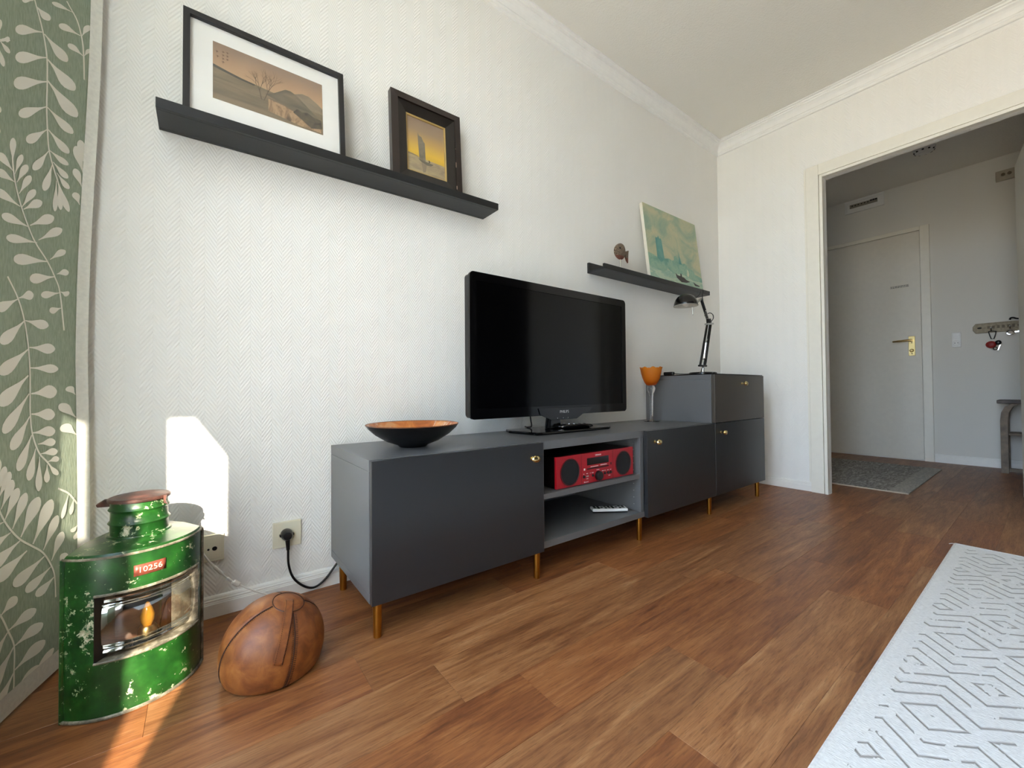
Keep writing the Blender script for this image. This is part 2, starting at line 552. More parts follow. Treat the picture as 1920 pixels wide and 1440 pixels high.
CO = [(0.0005, 2.417), (0.011, 2.417), (0.014, 2.421), (0.014, 2.428), (0.009, 2.430), (0.009, 2.434), (0.013, 2.436), (0.016, 2.441), (0.013, 2.446), (0.0115, 2.449),
      (0.013, 2.458), (0.018, 2.470), (0.026, 2.480), (0.033, 2.485), (0.036, 2.486), (0.036, 2.492), (0.030, 2.494), (0.030, 2.498), (0.040, 2.500), (0.042, 2.506), (0.036, 2.508), (0.036, 2.511), (0.047, 2.513), (0.047, 2.5195), (0.0005, 2.5195)]
struct(ob('trim_1', profile_run(CO, (XL, YB), (XR - 0.0, YB), (0, -1)), M_CORNICE, angle=14), 'white crown moulding above the television wall')
struct(ob('trim_2', profile_run(CO, (XR, YB), (XR, YF), (-1, 0)), M_CORNICE, angle=14), 'white crown moulding above the doorway wall')

# doorway casing and lining
cs = MB()
xf = XR - 0.030
def casing_profile(side):
    pass
CW = 0.09
cs.box(xf + 0.002, XR - 0.0005, DY1 + 0.022, DY1 + CW, 0.0005, DZ + CW)              # left flat
cs.box(xf + 0.002, XR - 0.0005, DY0 - CW, DY0 - 0.022, 0.0005, DZ + CW)              # right flat
cs.box(xf + 0.002, XR - 0.0005, DY0 - 0.022, DY1 + 0.022, DZ + 0.022, DZ + CW)       # head flat
cs.box(xf - 0.003, XR + 0.04, DY1 + 0.0005, DY1 + 0.018, 0.0005, DZ + 0.018)         # lining + bead
cs.box(xf - 0.003, XR + 0.04, DY0 - 0.018, DY0 - 0.0005, 0.0005, DZ + 0.018)
cs.box(xf - 0.003, XR + 0.04, DY0 - 0.0005, DY1 + 0.0005, DZ + 0.0005, DZ + 0.018)
trim3 = struct(ob('trim_3', cs, M_DOORPAINT, smooth=False, bevel=0.0025), 'cream painted casing around the doorway')
ob('edge_strip', MB().box(xf + 0.012, XR - 0.0005, DY1 + CW + 0.0005, DY1 + CW + 0.012, 0.062, DZ + CW), M_DOORPAINT, trim3, smooth=False)

# hallway shell
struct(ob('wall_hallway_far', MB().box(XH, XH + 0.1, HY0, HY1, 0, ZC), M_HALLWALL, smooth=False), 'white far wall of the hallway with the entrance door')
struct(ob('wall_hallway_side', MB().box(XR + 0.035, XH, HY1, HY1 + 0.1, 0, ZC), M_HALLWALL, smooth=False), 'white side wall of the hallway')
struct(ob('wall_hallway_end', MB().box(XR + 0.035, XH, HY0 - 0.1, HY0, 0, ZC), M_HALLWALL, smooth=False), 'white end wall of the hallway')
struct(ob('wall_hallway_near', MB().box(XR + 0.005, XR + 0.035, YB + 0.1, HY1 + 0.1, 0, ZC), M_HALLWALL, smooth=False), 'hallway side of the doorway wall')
struct(ob('ceiling_hallway', MB().box(XR + 0.041, XH + 0.1, HY0 - 0.1, HY1 + 0.1, ZC, ZC + 0.12), M_CEIL, smooth=False), 'plaster ceiling of the hallway')

# ================================================================ hallway objects
# entrance door (part of the setting)
M_BRASS = mat('brass', 'cbb078', 0.28, 1.0, var=0.05)
M_BRASSPLATE = mat('brass_plate', 'd3bf86', 0.35, 1.0, var=0.03)
M_STEEL = mat('brushed_steel', 'b9b9b6', 0.3, 1.0, var=0.03)
M_CHROME = mat('chrome', 'd8d8d8', 0.1, 1.0, var=0.01)
M_BLACK = mat('black_plastic', '0c0c0d', 0.35, var=0.02)
M_BLACKGLOSS = mat('black_gloss', '040405', 0.08, var=0.02, Specular_IOR_Level=0.35)
M_WHITEPL = mat('white_plastic', 'e9e8e4', 0.35, var=0.01)
M_CREAMPL = mat('cream_plastic', 'e6dfc6', 0.35, var=0.01)
M_DARK = mat('dark_slot', '0a0908', 0.6)
M_REDLEATHER = mat('red_leather', '8e1c18', 0.5, var=0.08)

dr = MB().box(XH - 0.012, XH - 0.0005, -0.783, 0.075, 0.012, 2.066)
door1 = struct(ob('door_1', dr, M_DOORLEAF, smooth=False, bevel=0.002), 'plain cream entrance door at the end of the hallway')
cas = MB()
cas.box(XH - 0.022, XH - 0.0005, -0.848, -0.787, 0.0005, 2.106)
cas.box(XH - 0.022, XH - 0.0005, 0.079, 0.14, 0.0005, 2.106)
cas.box(XH - 0.022, XH - 0.0005, -0.787, 0.079, 2.070, 2.106)
ob('door_frame', cas, M_DOORPAINT, door1, smooth=False, bevel=0.003)
pl = MB().box(XH - 0.018, XH - 0.0121, -0.742, -0.698, 0.945, 1.122)
plate = ob('handle_plate', pl, M_BRASSPLATE, door1, smooth=False, bevel=0.002)
lv = MB()
lv.cyl((XH - 0.018, -0.722, 1.083), (XH - 0.062, -0.722, 1.083), 0.010, n=16)
lv.tube(spline([(XH - 0.058, -0.728, 1.083), (XH - 0.060, -0.70, 1.083), (XH - 0.060, -0.64, 1.081), (XH - 0.056, -0.598, 1.079)], 5), [0.010] * 8 + [0.009] * 4 + [0.007] * 4, 12)
ob('handle_lever', lv, M_BRASS, plate)
ob('lock_cylinder', MB().lathe((XH - 0.018, -0.720, 0.992), [(0, 0.018), (0.008, 0.018), (0.014, 0.010), (0.015, 0.0)], 20, axis=(-1, 0, 0)), M_BRASS, plate)
for zz in (1.062, 0.963):
    ob('plate_screw', MB().lathe((XH - 0.018, -0.720, zz), [(0, 0.0015), (0.004, 0.001), (0.0045, 0.0)], 12, axis=(-1, 0, 0)), M_DARK, plate)

# door leaf of the living room, opened into the hallway
hx, hy, ex, ey = XR + 0.050, -1.470, 3.500, -1.376
d = Vector((ex - hx, ey - hy, 0)); L = d.length; d.normalize(); n2 = Vector((-d.y, d.x, 0))
cc = Vector(((hx + ex) / 2, (hy + ey) / 2, 0.99)) - n2 * 0.02
door2 = struct(ob('door_2', MB().obox(cc, d * (L / 2), n2 * 0.02, Vector((0, 0, 0.982))), M_DOORPAINT, smooth=False, bevel=0.004), 'cream door leaf standing open at the right edge')

# fuse panel
fp = thing('fuse_panel', (XH, -0.405, 2.388), 'white flush fuse panel with a dark switch strip above the entrance door', 'fuse box')
mb = MB()
mb.box(XH - 0.016, XH - 0.0005, -0.553, -0.257, 2.388, 2.408); mb.box(XH - 0.016, XH - 0.0005, -0.553, -0.257, 2.494, 2.512)
mb.box(XH - 0.016, XH - 0.0005, -0.553, -0.535, 2.408, 2.494); mb.box(XH - 0.016, XH - 0.0005, -0.275, -0.257, 2.408, 2.494)
ob('frame', mb, M_WHITEPL, fp, smooth=False, bevel=0.002)
ob('cover', MB().box(XH - 0.010, XH - 0.0005, -0.535, -0.275, 2.408, 2.494), M_WHITEPL, fp, smooth=False)
strip = ob('switch_strip', MB().box(XH - 0.014, XH - 0.0101, -0.505, -0.295, 2.435, 2.470), mat('grey_breaker', '8f897a', 0.5), fp, smooth=False)
for k in range(3):
    ob('breaker', MB().box(XH - 0.020, XH - 0.0141, -0.503 + k * 0.018, -0.488 + k * 0.018, 2.456, 2.470), M_BLACK, strip, smooth=False)
for k in range(6):
    ob('fuse', MB().box(XH - 0.017, XH - 0.0141, -0.44 + k * 0.024, -0.430 + k * 0.024, 2.452, 2.460), M_DARK, strip, smooth=False)

# smoke alarm
sa = thing('smoke_alarm', (4.13, -0.915, ZC), 'round white smoke alarm on the hallway ceiling', 'smoke alarm')
ob('housing', MB().lathe((4.13, -0.915, ZC), [(0.0, -0.042), (0.030, -0.042), (0.034, -0.036), (0.048, -0.034), (0.062, -0.022), (0.066, -0.0005)], 36), M_WHITEPL, sa)
for k in range(10):
    a = 2 * math.pi * k / 10
    ca, sn = math.cos(a), math.sin(a)
    ob('vent_slot', MB().obox((4.13 + 0.0575 * ca, -0.915 + 0.0575 * sn, ZC - 0.0275), (0.006 * -sn, 0.006 * ca, 0), (0.003 * ca, 0.003 * sn, 0.004), (0.0015 * ca, 0.0015 * sn, -0.001)), M_DARK, sa, smooth=False)

# junction box near the ceiling
jb = thing('junction_box', (XH, -1.29, 2.33), 'small beige junction box high on the hallway wall', 'junction box')
ob('box', MB().box(XH - 0.03, XH - 0.0005, -1.345, -1.235, 2.315, 2.395), mat('beige_plastic', 'b3aa98', 0.5), jb, smooth=False, bevel=0.004)
for yy in (-1.275, -1.308):
    ob('knob', MB().lathe((XH - 0.03, yy, 2.358), [(0, 0.012), (0.010, 0.012), (0.012, 0.0)], 14, axis=(-1, 0, 0)), mat('brown_plastic', '6b5f4c', 0.5), jb)

# switch over socket
sw = thing('wall_switch', (XH, -0.995, 1.0), 'white light switch above a socket beside the entrance door', 'switch')
ob('plate', MB().box(XH - 0.010, XH - 0.0005, -1.022, -0.968, 0.998, 1.125), M_WHITEPL, sw, smooth=False, bevel=0.003)
ob('rocker', MB().box(XH - 0.014, XH - 0.0101, -1.016, -0.974, 1.072, 1.118), M_WHITEPL, sw, smooth=False, bevel=0.002)
sk = ob('socket', MB().lathe((XH - 0.010, -0.995, 1.034), [(0.0, 0.001), (0.017, 0.001), (0.0185, 0.003), (0.020, 0.003), (0.021, 0.0)], 24, axis=(-1, 0, 0)), M_WHITEPL, sw)
for s2 in (-1, 1):
    ob('socket_hole', MB().lathe((XH - 0.0112, -0.995 + 0.009 * s2, 1.034), [(0, 0.0005), (0.003, 0.0005), (0.003, 0)], 10, axis=(-1, 0, 0)), M_DARK, sk)

# door nameplate (thin strip with two lines of marks)
dn = thing('door_label', (XH - 0.012, -0.645, 1.58), 'thin printed label strip on the entrance door', 'label')
ob('strip', MB().box(XH - 0.0132, XH - 0.0122, -0.71, -0.58, 1.574, 1.602), mat('label_film', 'd6d1c3', 0.4), dn, smooth=False)
lb = MB()
random.seed(3)
for row in (1.583, 1.593):
    y = -0.585
    while y > -0.70:
        w = random.uniform(0.006, 0.02)
        lb.box(XH - 0.0138, XH - 0.01321, y - w, y, row - 0.0022, row + 0.0022); y -= w + 0.004
ob('print_line', lb, mat('print_grey', '3a3832', 0.6), dn, smooth=False)

# key rack
kr = thing('key_rack', (XH, -1.09, 1.1), 'carved wooden key rack on the hallway wall', 'key rack')
M_RACK = mat('pale_carved_wood', '9c9078', 0.6, var=0.12, scale=60, bump=0.2)
ZR = 1.145
ob('board', MB().prism([(XH - 0.0005, -1.090, ZR + 0.012), (XH - 0.0005, -1.090, ZR - 0.018), (XH - 0.0005, -1.106, ZR - 0.044), (XH - 0.0005, -1.62, ZR - 0.044), (XH - 0.0005, -1.62, ZR + 0.036), (XH - 0.0005, -1.106, ZR + 0.036)], (-0.016, 0, 0)), M_RACK, kr, smooth=False, bevel=0.004)
ob('carved_emblem', MB().ellipsoid((XH - 0.0168, -1.128, ZR - 0.002), (0.002, 0.013, 0.007), 16, 8), M_DARK, kr)
random.seed(5)
for k in range(9):
    ya = -1.17 - k * 0.026
    hgt = random.uniform(0.008, 0.014)
    ob('carved_mark', MB().box(XH - 0.018, XH - 0.0162, ya - 0.014, ya, ZR - hgt, ZR + hgt * 0.8), mat('carving_shadow', '6d6250', 0.7) if k == 0 else bpy.data.materials['carving_shadow'], kr, smooth=False)
for ya in (-1.192, -1.290, -1.388):
    hk = MB().tube(spline([(XH - 0.016, ya, ZR - 0.028), (XH - 0.045, ya, ZR - 0.032), (XH - 0.055, ya, ZR - 0.022), (XH - 0.054, ya, ZR - 0.012)], 5), 0.004, 8)
    hk.ellipsoid((XH - 0.054, ya, ZR - 0.010), (0.008, 0.008, 0.008), 12, 8)
    ob('hook', hk, M_CHROME, kr)
# red key case
kc = thing('key_case', (XH - 0.05, -1.20, 0.95), 'red leather key case hanging from the first key rack hook', 'key case')
cl = MB()
cl.tube([(XH - 0.05, -1.178, ZR - 0.038), (XH - 0.05, -1.184, ZR - 0.070), (XH - 0.05, -1.192, ZR - 0.100), (XH - 0.05, -1.206, ZR - 0.100), (XH - 0.05, -1.216, ZR - 0.060), (XH - 0.05, -1.218, ZR - 0.040)], 0.003, 6)
cl.tube([(XH - 0.05, -1.178, ZR - 0.038), (XH - 0.05, -1.196, ZR - 0.036), (XH - 0.05, -1.218, ZR - 0.040)], 0.003, 6)
ob('wire_clip', cl, M_DARK, kc)
ob('pouch', MB().ellipsoid((XH - 0.048, -1.190, ZR - 0.145), (0.014, 0.030, 0.028), 20, 12), M_REDLEATHER, kc)
ob('fob', MB().ellipsoid((XH - 0.050, -1.228, ZR - 0.132), (0.010, 0.018, 0.019), 16, 10), M_BLACK, kc)
ob('key', MB().obox((XH - 0.05, -1.232, ZR - 0.172), (0.0015, 0, 0), (0, 0.004, 0), (0, 0.006, -0.022)), M_STEEL, kc, smooth=False)
rk = MB()
rk.tube([(XH - 0.05, -1.212 + 0.011 * math.cos(a * math.pi / 8), ZR - 0.178 + 0.011 * math.sin(a * math.pi / 8)) for a in range(17)], 0.003, 6)
ob('key_ring', rk, M_DARK, kc)
# silver key
sk2 = thing('door_key', (XH - 0.055, -1.29, 1.09), 'silver key lying across the second key rack hook', 'key')
kb = MB()
ky, kz = -1.292, ZR - 0.060
ring = [(XH - 0.060, ky + 0.017 * math.cos(a * math.pi / 10), kz + 0.015 * math.sin(a * math.pi / 10)) for a in range(21)]
kb.tube(ring, 0.006, 8)
ob('bow', kb, M_CHROME, sk2)
kb2 = MB()
kb2.obox((XH - 0.060, ky - 0.037, kz + 0.005), (0.0015, 0, 0), (0, 0.022, -0.003), (0, 0.0005, 0.004))
ob('blade', kb2, M_CHROME, sk2, smooth=False)
# dark clip above the rack
dc = thing('snap_hook', (XH - 0.03, -1.31, ZR + 0.04), 'dark metal snap hook resting on top of the key rack', 'snap hook')
db = MB()
db.tube(spline([(XH - 0.012, -1.288, ZR + 0.046), (XH - 0.012, -1.294, ZR + 0.060), (XH - 0.012, -1.308, ZR + 0.060), (XH - 0.012, -1.33, ZR + 0.050), (XH - 0.012, -1.38, ZR + 0.052)], 5), 0.006, 8)
ob('hook_body', db, M_BLACK, dc)
ob('rivet_bar', MB().box(XH - 0.022, XH - 0.0185, -1.375, -1.335, ZR + 0.046, ZR + 0.056), M_CHROME, dc, smooth=False)

# stool
M_OLDWOOD = mat('worn_grey_wood', '7a6a58', 0.6, var=0.15, scale=25, bump=0.2, bscale=80)
M_SEATWOOD = mat('dark_stool_wood', '4a3c33', 0.5, var=0.12, scale=25)
st = thing('wooden_stool', (4.62, -1.45, 0), 'worn wooden stool with a lower shelf against the hallway wall', 'stool')
ob('seat', MB().box(4.50, 4.76, -1.66, -1.225, 0.530, 0.556), M_SEATWOOD, st, smooth=False, bevel=0.004)
def stool_leg(y, x):
    s = 1 if y > -1.45 else -1
    g = MB()
    pts = [(x, y, 0.0005), (x, y, 0.40), (x, y - s * 0.006, 0.46), (x, y - s * 0.025, 0.505), (x, y - s * 0.06, 0.5295)]
    for i in range(len(pts) - 1):
        a, b = Vector(pts[i]), Vector(pts[i + 1])
        w = 0.019
        g.add([a + Vector((-w, -w, 0)), a + Vector((w, -w, 0)), a + Vector((w, w, 0)), a + Vector((-w, w, 0)), b + Vector((-w, -w, 0)), b + Vector((w, -w, 0)), b + Vector((w, w, 0)), b + Vector((-w, w, 0))],
              [(0, 1, 5, 4), (1, 2, 6, 5), (2, 3, 7, 6), (3, 0, 4, 7), (3, 2, 1, 0), (4, 5, 6, 7)])
    ob('leg', g, M_OLDWOOD, st, smooth=False)
for yy in (-1.258, -1.63):
    for xx in (4.535, 4.725):
        stool_leg(yy, xx)
ob('shelf', MB().box(4.52, 4.74, -1.61, -1.278, 0.290, 0.304), M_OLDWOOD, st, smooth=False, bevel=0.002)
ob('stretcher', MB().box(4.525, 4.545, -1.61, -1.278, 0.015, 0.04), M_OLDWOOD, st, smooth=False)

# hallway rug
t = NT('grey_flat_rug')
p = t.pos()
x, y, z = t.sep(p)
wv = t.noise(t.mapping(p, (6, 26, 1)), 2.5, 4, 0.6, 1.2)
col = t.ramp(wv, [(0.35, C('77726c')), (0.5, C('938e87')), (0.62, C('b9b4ac'))])
edge = t.math('GREATER_THAN', t.math('ABSOLUTE', t.math('ADD', y, 0.48)), 0.37)
col = t.mix(t.math('MULTIPLY', edge, 0.5), col, C('c2beb4'))
M_HALLRUG = t.done(t.bsdf(col, 0.95, 0, t.bump(t.noise(p, 500, 2), 0.4, 0.002)))
hr = MB().box(3.12, 4.34, -0.945, -0.02, 0.0005, 0.008)
hro = thing('hall_rug', (3.7, -0.48, 0), 'grey patterned rug in front of the entrance door', 'rug')
ob('pile', hr, M_HALLRUG, hro, smooth=False)
ob('bound_edge', MB().box(3.112, 3.1199, -0.945, -0.02, 0.0005, 0.007), mat('rug_binding', 'b9ac98', 0.9), hro, smooth=False)

# ================================================================ big rug
RX0, RX1, RY0, RY1 = -0.20, 2.146, -2.75, -1.240
t = NT('white_woven_rug')
p = t.pos()
x, y, z = t.sep(p)
wob = t.noise(p, 9, 2)
u = t.math('ADD', x, t.math('MULTIPLY', t.math('SUBTRACT', wob, 0.5), 0.014))
v = t.math('ADD', y, t.math('MULTIPLY', t.math('SUBTRACT', wob, 0.5), 0.010))
au = t.math('PINGPONG', t.math('SUBTRACT', u, 1.0), 0.20)
tri = t.math('PINGPONG', t.math('ADD', v, 1.407), 0.061)
ww = t.math('ADD', au, tri)
ringv = t.math('FRACT', t.math('DIVIDE', t.math('ADD', ww, -0.017 + 0.48), 0.048))
line = t.math('SUBTRACT', 1.0, t.math('SMOOTH_MIN', t.math('DIVIDE', t.math('ABSOLUTE', t.math('SUBTRACT', ringv, 0.12)), 0.15), 1.0, 0.3))
gap = t.math('GREATER_THAN', t.noise(t.mapping(p, (5, 11, 1)), 3.0, 3, 0.6), 0.43)
line = t.math('MULTIPLY', line, gap)
inb = t.math('MULTIPLY', t.math('LESS_THAN', t.math('ADD', y, t.math('MULTIPLY', t.noise(p, 14, 2), 0.03)), RY1 - 0.02), t.math('LESS_THAN', x, RX1 - 0.05))
line = t.math('MULTIPLY', line, inb)
fibre = t.noise(t.mapping(p, (420, 90, 1)), 1.0, 3, 0.65)
col = t.mix(t.math('MULTIPLY', line, 0.75), t.ramp(fibre, [(0.3, C('cbc7be')), (0.7, C('ebe8e1'))]), C('94897c'))
h = t.math('SUBTRACT', t.math('MULTIPLY', fibre, 0.45), t.math('MULTIPLY', line, 1.0))
M_RUG = t.done(t.bsdf(col, 0.95, 0, t.bump(h, 0.8, 0.006), Sheen_Weight=0.2))
rug = thing('area_rug', (1.0, -2.0, 0), 'white woven rug with grey diamond lines on the wood floor', 'rug')
ob('pile', MB().box(RX0, RX1, RY0, RY1, 0.0005, 0.011), M_RUG, rug, smooth=False, bevel=0.004, seg=3)
M_RUGEDGE = mat('rug_edge_cord', 'd9d6cf', 0.95, var=0.06, scale=150, bump=0.4, bscale=500)
eg = MB()
eg.tube([(RX0, RY1, 0.0065), (RX1, RY1, 0.0065)], 0.006, 8)
eg.tube([(RX1, RY1, 0.0065), (RX1, RY0, 0.0065)], 0.006, 8)
ob('edge_binding', eg, M_RUGEDGE, rug)
ob('loose_thread', MB().tube(spline([(RX1 - 0.004, RY1, 0.008), (RX1 - 0.001, RY1 + 0.008, 0.009), (RX1 - 0.006, RY1 + 0.018, 0.006)], 4), 0.0012, 5), M_RUGEDGE, rug)

# ================================================================ furniture
M_CARC = mat('dark_grey_lacquer', '616263', 0.36, var=0.01, scale=8)
M_FRONT = mat('anthracite_front', '27282a', 0.30, var=0.01, scale=8)
M_DRAWER = mat('umber_grey_front', '453f38', 0.34, var=0.01, scale=8)
M_LEG = mat('brass_leg', 'b98538', 0.32, 1.0, var=0.06)
M_KNOB = mat('polished_gold', 'e6cf93', 0.15, 1.0, var=0.02)
M_TOPGLASS = mat('black_top_pane', '0d0d0f', 0.12)

def knob(parent, x, z, yf=-0.42):
    g = MB()
    g.lathe((x, yf, z), [(0, 0.0), (0.007, 0.0), (0.007, 0.002), (0.004, 0.003), (0.0035, 0.014), (0.006, 0.016), (0.0105, 0.019), (0.0125, 0.024), (0.0105, 0.029), (0.005, 0.032), (0, 0.0325)], 20, axis=(0, -1, 0))
    # oval head: stretch sideways
    for v in g.v:
        if v.y < yf - 0.0145: v.x = x + (v.x - x) * 1.35
    return ob('knob', g, M_KNOB, parent)

def cab_leg(parent, x, y):
    return ob('leg', MB().lathe((x, y, 0), [(0, 0.0005), (0.0105, 0.0005), (0.0110, 0.003), (0.0125, 0.0995), (0, 0.0995)], 20), M_LEG, parent)

bench = thing('media_bench', (0.9, -0.2, 0), 'long dark grey media bench with an open middle bay under the television', 'media bench')
TH = 0.018
ob('top_panel', MB().box(0.0, 1.799, -0.40, 0.0, 0.450, 0.480), M_CARC, bench, smooth=False, bevel=0.0012)
ob('bottom_panel', MB().box(0.0, 1.799, -0.40, 0.0, 0.100, 0.125), M_CARC, bench, smooth=False, bevel=0.0012)
ob('side_panel', MB().box(0.0, TH, -0.40, 0.0, 0.1254, 0.4496), M_CARC, bench, smooth=False, bevel=0.0008)
ob('side_panel', MB().box(1.799 - TH, 1.799, -0.40, 0.0, 0.1254, 0.4496), M_CARC, bench, smooth=False, bevel=0.0008)
ob('divider', MB().box(0.600, 0.618, -0.40, -0.006, 0.1254, 0.4496), M_CARC, bench, smooth=False, bevel=0.0008)
dv = ob('divider', MB().box(1.178, 1.202, -0.40, -0.006, 0.1254, 0.4496), M_CARC, bench, smooth=False, bevel=0.0008)
for zz in (0.42, 0.395, 0.365, 0.335, 0.305, 0.245, 0.215, 0.185, 0.155):
    ob('shelf_pin_hole', MB().lathe((1.178, -0.365, zz), [(0, 0.0004), (0.0022, 0.0004), (0.0025, 0)], 8, axis=(-1, 0, 0)), M_STEEL, dv)
ob('back_panel', MB().box(TH, 1.799 - TH, -0.0055, -0.0005, 0.1254, 0.4496), M_CARC, bench, smooth=False)
sh = ob('shelf', MB().box(0.619, 1.177, -0.397, -0.007, 0.271, 0.291), M_CARC, bench, smooth=False, bevel=0.001)
dA = ob('door', MB().box(0.001, 0.599, -0.420, -0.402, 0.100, 0.4785), M_FRONT, bench, smooth=False, bevel=0.0012)
knob(dA, 0.545, 0.430)
dB = ob('door', MB().box(1.202, 1.7985, -0.420, -0.402, 0.100, 0.4785), M_FRONT, bench, smooth=False, bevel=0.0012)
knob(dB, 1.258, 0.428)
for lx in (0.026, 0.592, 1.184, 1.788):
    for ly in (-0.386, -0.05):
        cab_leg(bench, lx, ly)

tallc = thing('side_cabinet', (2.1, -0.2, 0), 'taller dark grey cabinet with a drawer over a door in the corner', 'cabinet')
X0, X1 = 1.8005, 2.400
ob('side_panel', MB().box(X0, X0 + TH, -0.40, 0.0, 0.125, 0.712), M_CARC, tallc, smooth=False, bevel=0.0008)
ob('side_panel', MB().box(X1 - TH, X1, -0.40, 0.0, 0.125, 0.712), M_CARC, tallc, smooth=False, bevel=0.0008)
ob('top_panel', MB().box(X0, X1, -0.40, 0.0, 0.7124, 0.738), M_CARC, tallc, smooth=False, bevel=0.0012)
ob('bottom_panel', MB().box(X0, X1, -0.40, 0.0, 0.100, 0.1246), M_CARC, tallc, smooth=False, bevel=0.0012)
ob('back_panel', MB().box(X0 + TH, X1 - TH, -0.006, -0.0005, 0.125, 0.712), M_CARC, tallc, smooth=False)
ob('top_pane', MB().box(X0, X1 - 0.012, -0.418, 0.0, 0.7384, 0.7424), M_TOPGLASS, tallc, smooth=False)
dC = ob('door', MB().box(X0 + 0.001, X1, -0.420, -0.402, 0.100, 0.4795), M_FRONT, tallc, smooth=False, bevel=0.0012)
knob(dC, 1.858, 0.430)
dD = ob('drawer', MB().box(X0 + 0.001, X1, -0.420, -0.402, 0.4825, 0.7375), M_DRAWER, tallc, smooth=False, bevel=0.0012)
knob(dD, 2.110, 0.690)
for lx in (2.366,):
    for ly in (-0.386, -0.05):
        cab_leg(tallc, lx, ly)

# ---------------------------------------------------------------- television
t = NT('screen_glass')
M_SCREEN = t.done(t.bsdf(C('010102'), 0.09, 0, None, Specular_IOR_Level=0.22))
tv = thing('television', (0.93, -0.13, 0.48), 'flat black television on a glossy stand on the media bench', 'television')
TX0, TX1, TZ0, TZ1, TY = 0.455, 1.389, 0.552, 1.120, -0.170
def rrect(x0, x1, z0, z1, r, y, n=5):
    pts = []
    for cx, cz, a0 in ((x1 - r, z1 - r, 0), (x0 + r, z1 - r, 90), (x0 + r, z0 + r, 180), (x1 - r, z0 + r, 270)):
        for k in range(n + 1):
            a = math.radians(a0 + 90 * k / n)
            pts.append((cx + r * math.cos(a), y, cz + r * math.sin(a)))
    return pts
ob('rear_housing', MB().prism(rrect(TX0 + 0.004, TX1 - 0.004, TZ0 + 0.004, TZ1 - 0.004, 0.016, TY + 0.012), (0, 0.035, 0)).prism(rrect(TX0 + 0.15, TX1 - 0.15, TZ0 + 0.08, TZ1 - 0.10, 0.03, TY + 0.047), (0, 0.03, 0)), M_BLACK, tv, bevel=0.004)
bz = MB()
o_ = rrect(TX0, TX1, TZ0, TZ1, 0.018, TY); i_ = rrect(TX0 + 0.030, TX1 - 0.030, TZ0 + 0.040, TZ1 - 0.034, 0.001, TY)
ib = [(p[0], TY + 0.004, p[2]) for p in i_]; obk = [(p[0], TY + 0.012, p[2]) for p in o_]
k = len(o_)
bz.add(o_ + i_ + ib + obk, [(a, (a + 1) % k, k + (a + 1) % k, k + a) for a in range(k)] + [(k + a, k + (a + 1) % k, 2 * k + (a + 1) % k, 2 * k + a) for a in range(k)] + [((a + 1) % k, a, 3 * k + a, 3 * k + (a + 1) % k) for a in range(k)])
ob('bezel', bz, M_BLACKGLOSS, tv)
ob('screen', MB().box(TX0 + 0.0302, TX1 - 0.0302, TY + 0.0035, TY + 0.008, TZ0 + 0.0402, TZ1 - 0.0342), M_SCREEN, tv, smooth=False)
M_CHIN = mat('chin_black', '131416', 0.22)
chin = ob('chin_panel', MB().prism([(0.790, TY - 0.0005, 0.584), (1.128, TY - 0.0005, 0.584), (1.105, TY - 0.0005, 0.556), (1.062, TY - 0.0005, 0.551), (1.022, TY - 0.0005, 0.531), (0.862, TY - 0.0005, 0.531), (0.812, TY - 0.0005, 0.551), (0.800, TY - 0.0005, 0.556)], (0, -0.004, 0)), M_CHIN, tv, smooth=False, bevel=0.0015)
ob('brand_lettering', text_mb('PHILIPS', 0.0175, lambda u, v, n: Vector((0.942 + u, TY - 0.0048 - n, 0.5655 + v))), mat('silver_print', 'b9b9ba', 0.35, 0.6), chin, smooth=False)
for xx in (0.90, 0.935, 0.965):
    ob('indicator', MB().lathe((xx, TY - 0.0045, 0.538), [(0, 0.0005), (0.0015, 0.0005), (0.0018, 0)], 8, axis=(0, -1, 0)), M_STEEL, chin)
ob('neck', MB().prism([(0.872, -0.155, 0.4925), (0.940, -0.155, 0.4925), (0.934, -0.155, 0.548), (0.880, -0.155, 0.548)], (0, 0.035, 0)), M_BLACKGLOSS, tv, smooth=False, bevel=0.002)
ob('stand_base', MB().prism([(0.690, -0.095, 0.4805), (0.712, -0.252, 0.4805), (0.735, -0.262, 0.4805), (1.140, -0.262, 0.4805), (1.165, -0.250, 0.4805), (1.170, -0.095, 0.4805), (1.150, -0.045, 0.4805), (0.71, -0.045, 0.4805)], (0, 0, 0.0115)), M_BLACKGLOSS, tv, smooth=False, bevel=0.004)
ob('power_cable', MB().tube(spline([(0.823, -0.075, 0.57), (0.826, -0.078, 0.53), (0.828, -0.080, 0.50), (0.83, -0.05, 0.4945), (0.84, -0.02, 0.4945)], 6), 0.0028, 8), M_BLACK, tv)

# handset lying on the television stand
hs = thing('handset', (0.985, -0.19, 0.492), 'black oval remote handset lying on the television stand', 'remote')
hc = Vector((0.985, -0.195, 0.4925))
hd = Vector((0.91, -0.41, 0)).normalized(); hp_ = Vector((-hd.y, hd.x, 0))
g = MB()
def hset(u, v):
    a = 2 * math.pi * u
    prof = [(0.80, 0.0), (1.0, 0.005), (1.0, 0.010), (0.90, 0.015), (0.6, 0.017), (0.0, 0.0175)]
    r, zz = prof[min(int(round(v * 5)), 5)]
    return hc + hd * (0.088 * r * math.cos(a)) + hp_ * (0.030 * r * math.sin(a)) + Vector((0, 0, zz))
g.grid(hset, 28, 5)
ob('shell', g, M_BLACKGLOSS, hs, weld=True)
for k in range(5):
    c_ = hc + hd * (-0.05 + 0.024 * k) + Vector((0, 0, 0.0180))
    ob('button', MB().lathe(c_, [(0, 0.0015), (0.006, 0.0012), (0.007, -0.002)], 12), M_STEEL if k in (1, 2) else M_BLACK, hs)

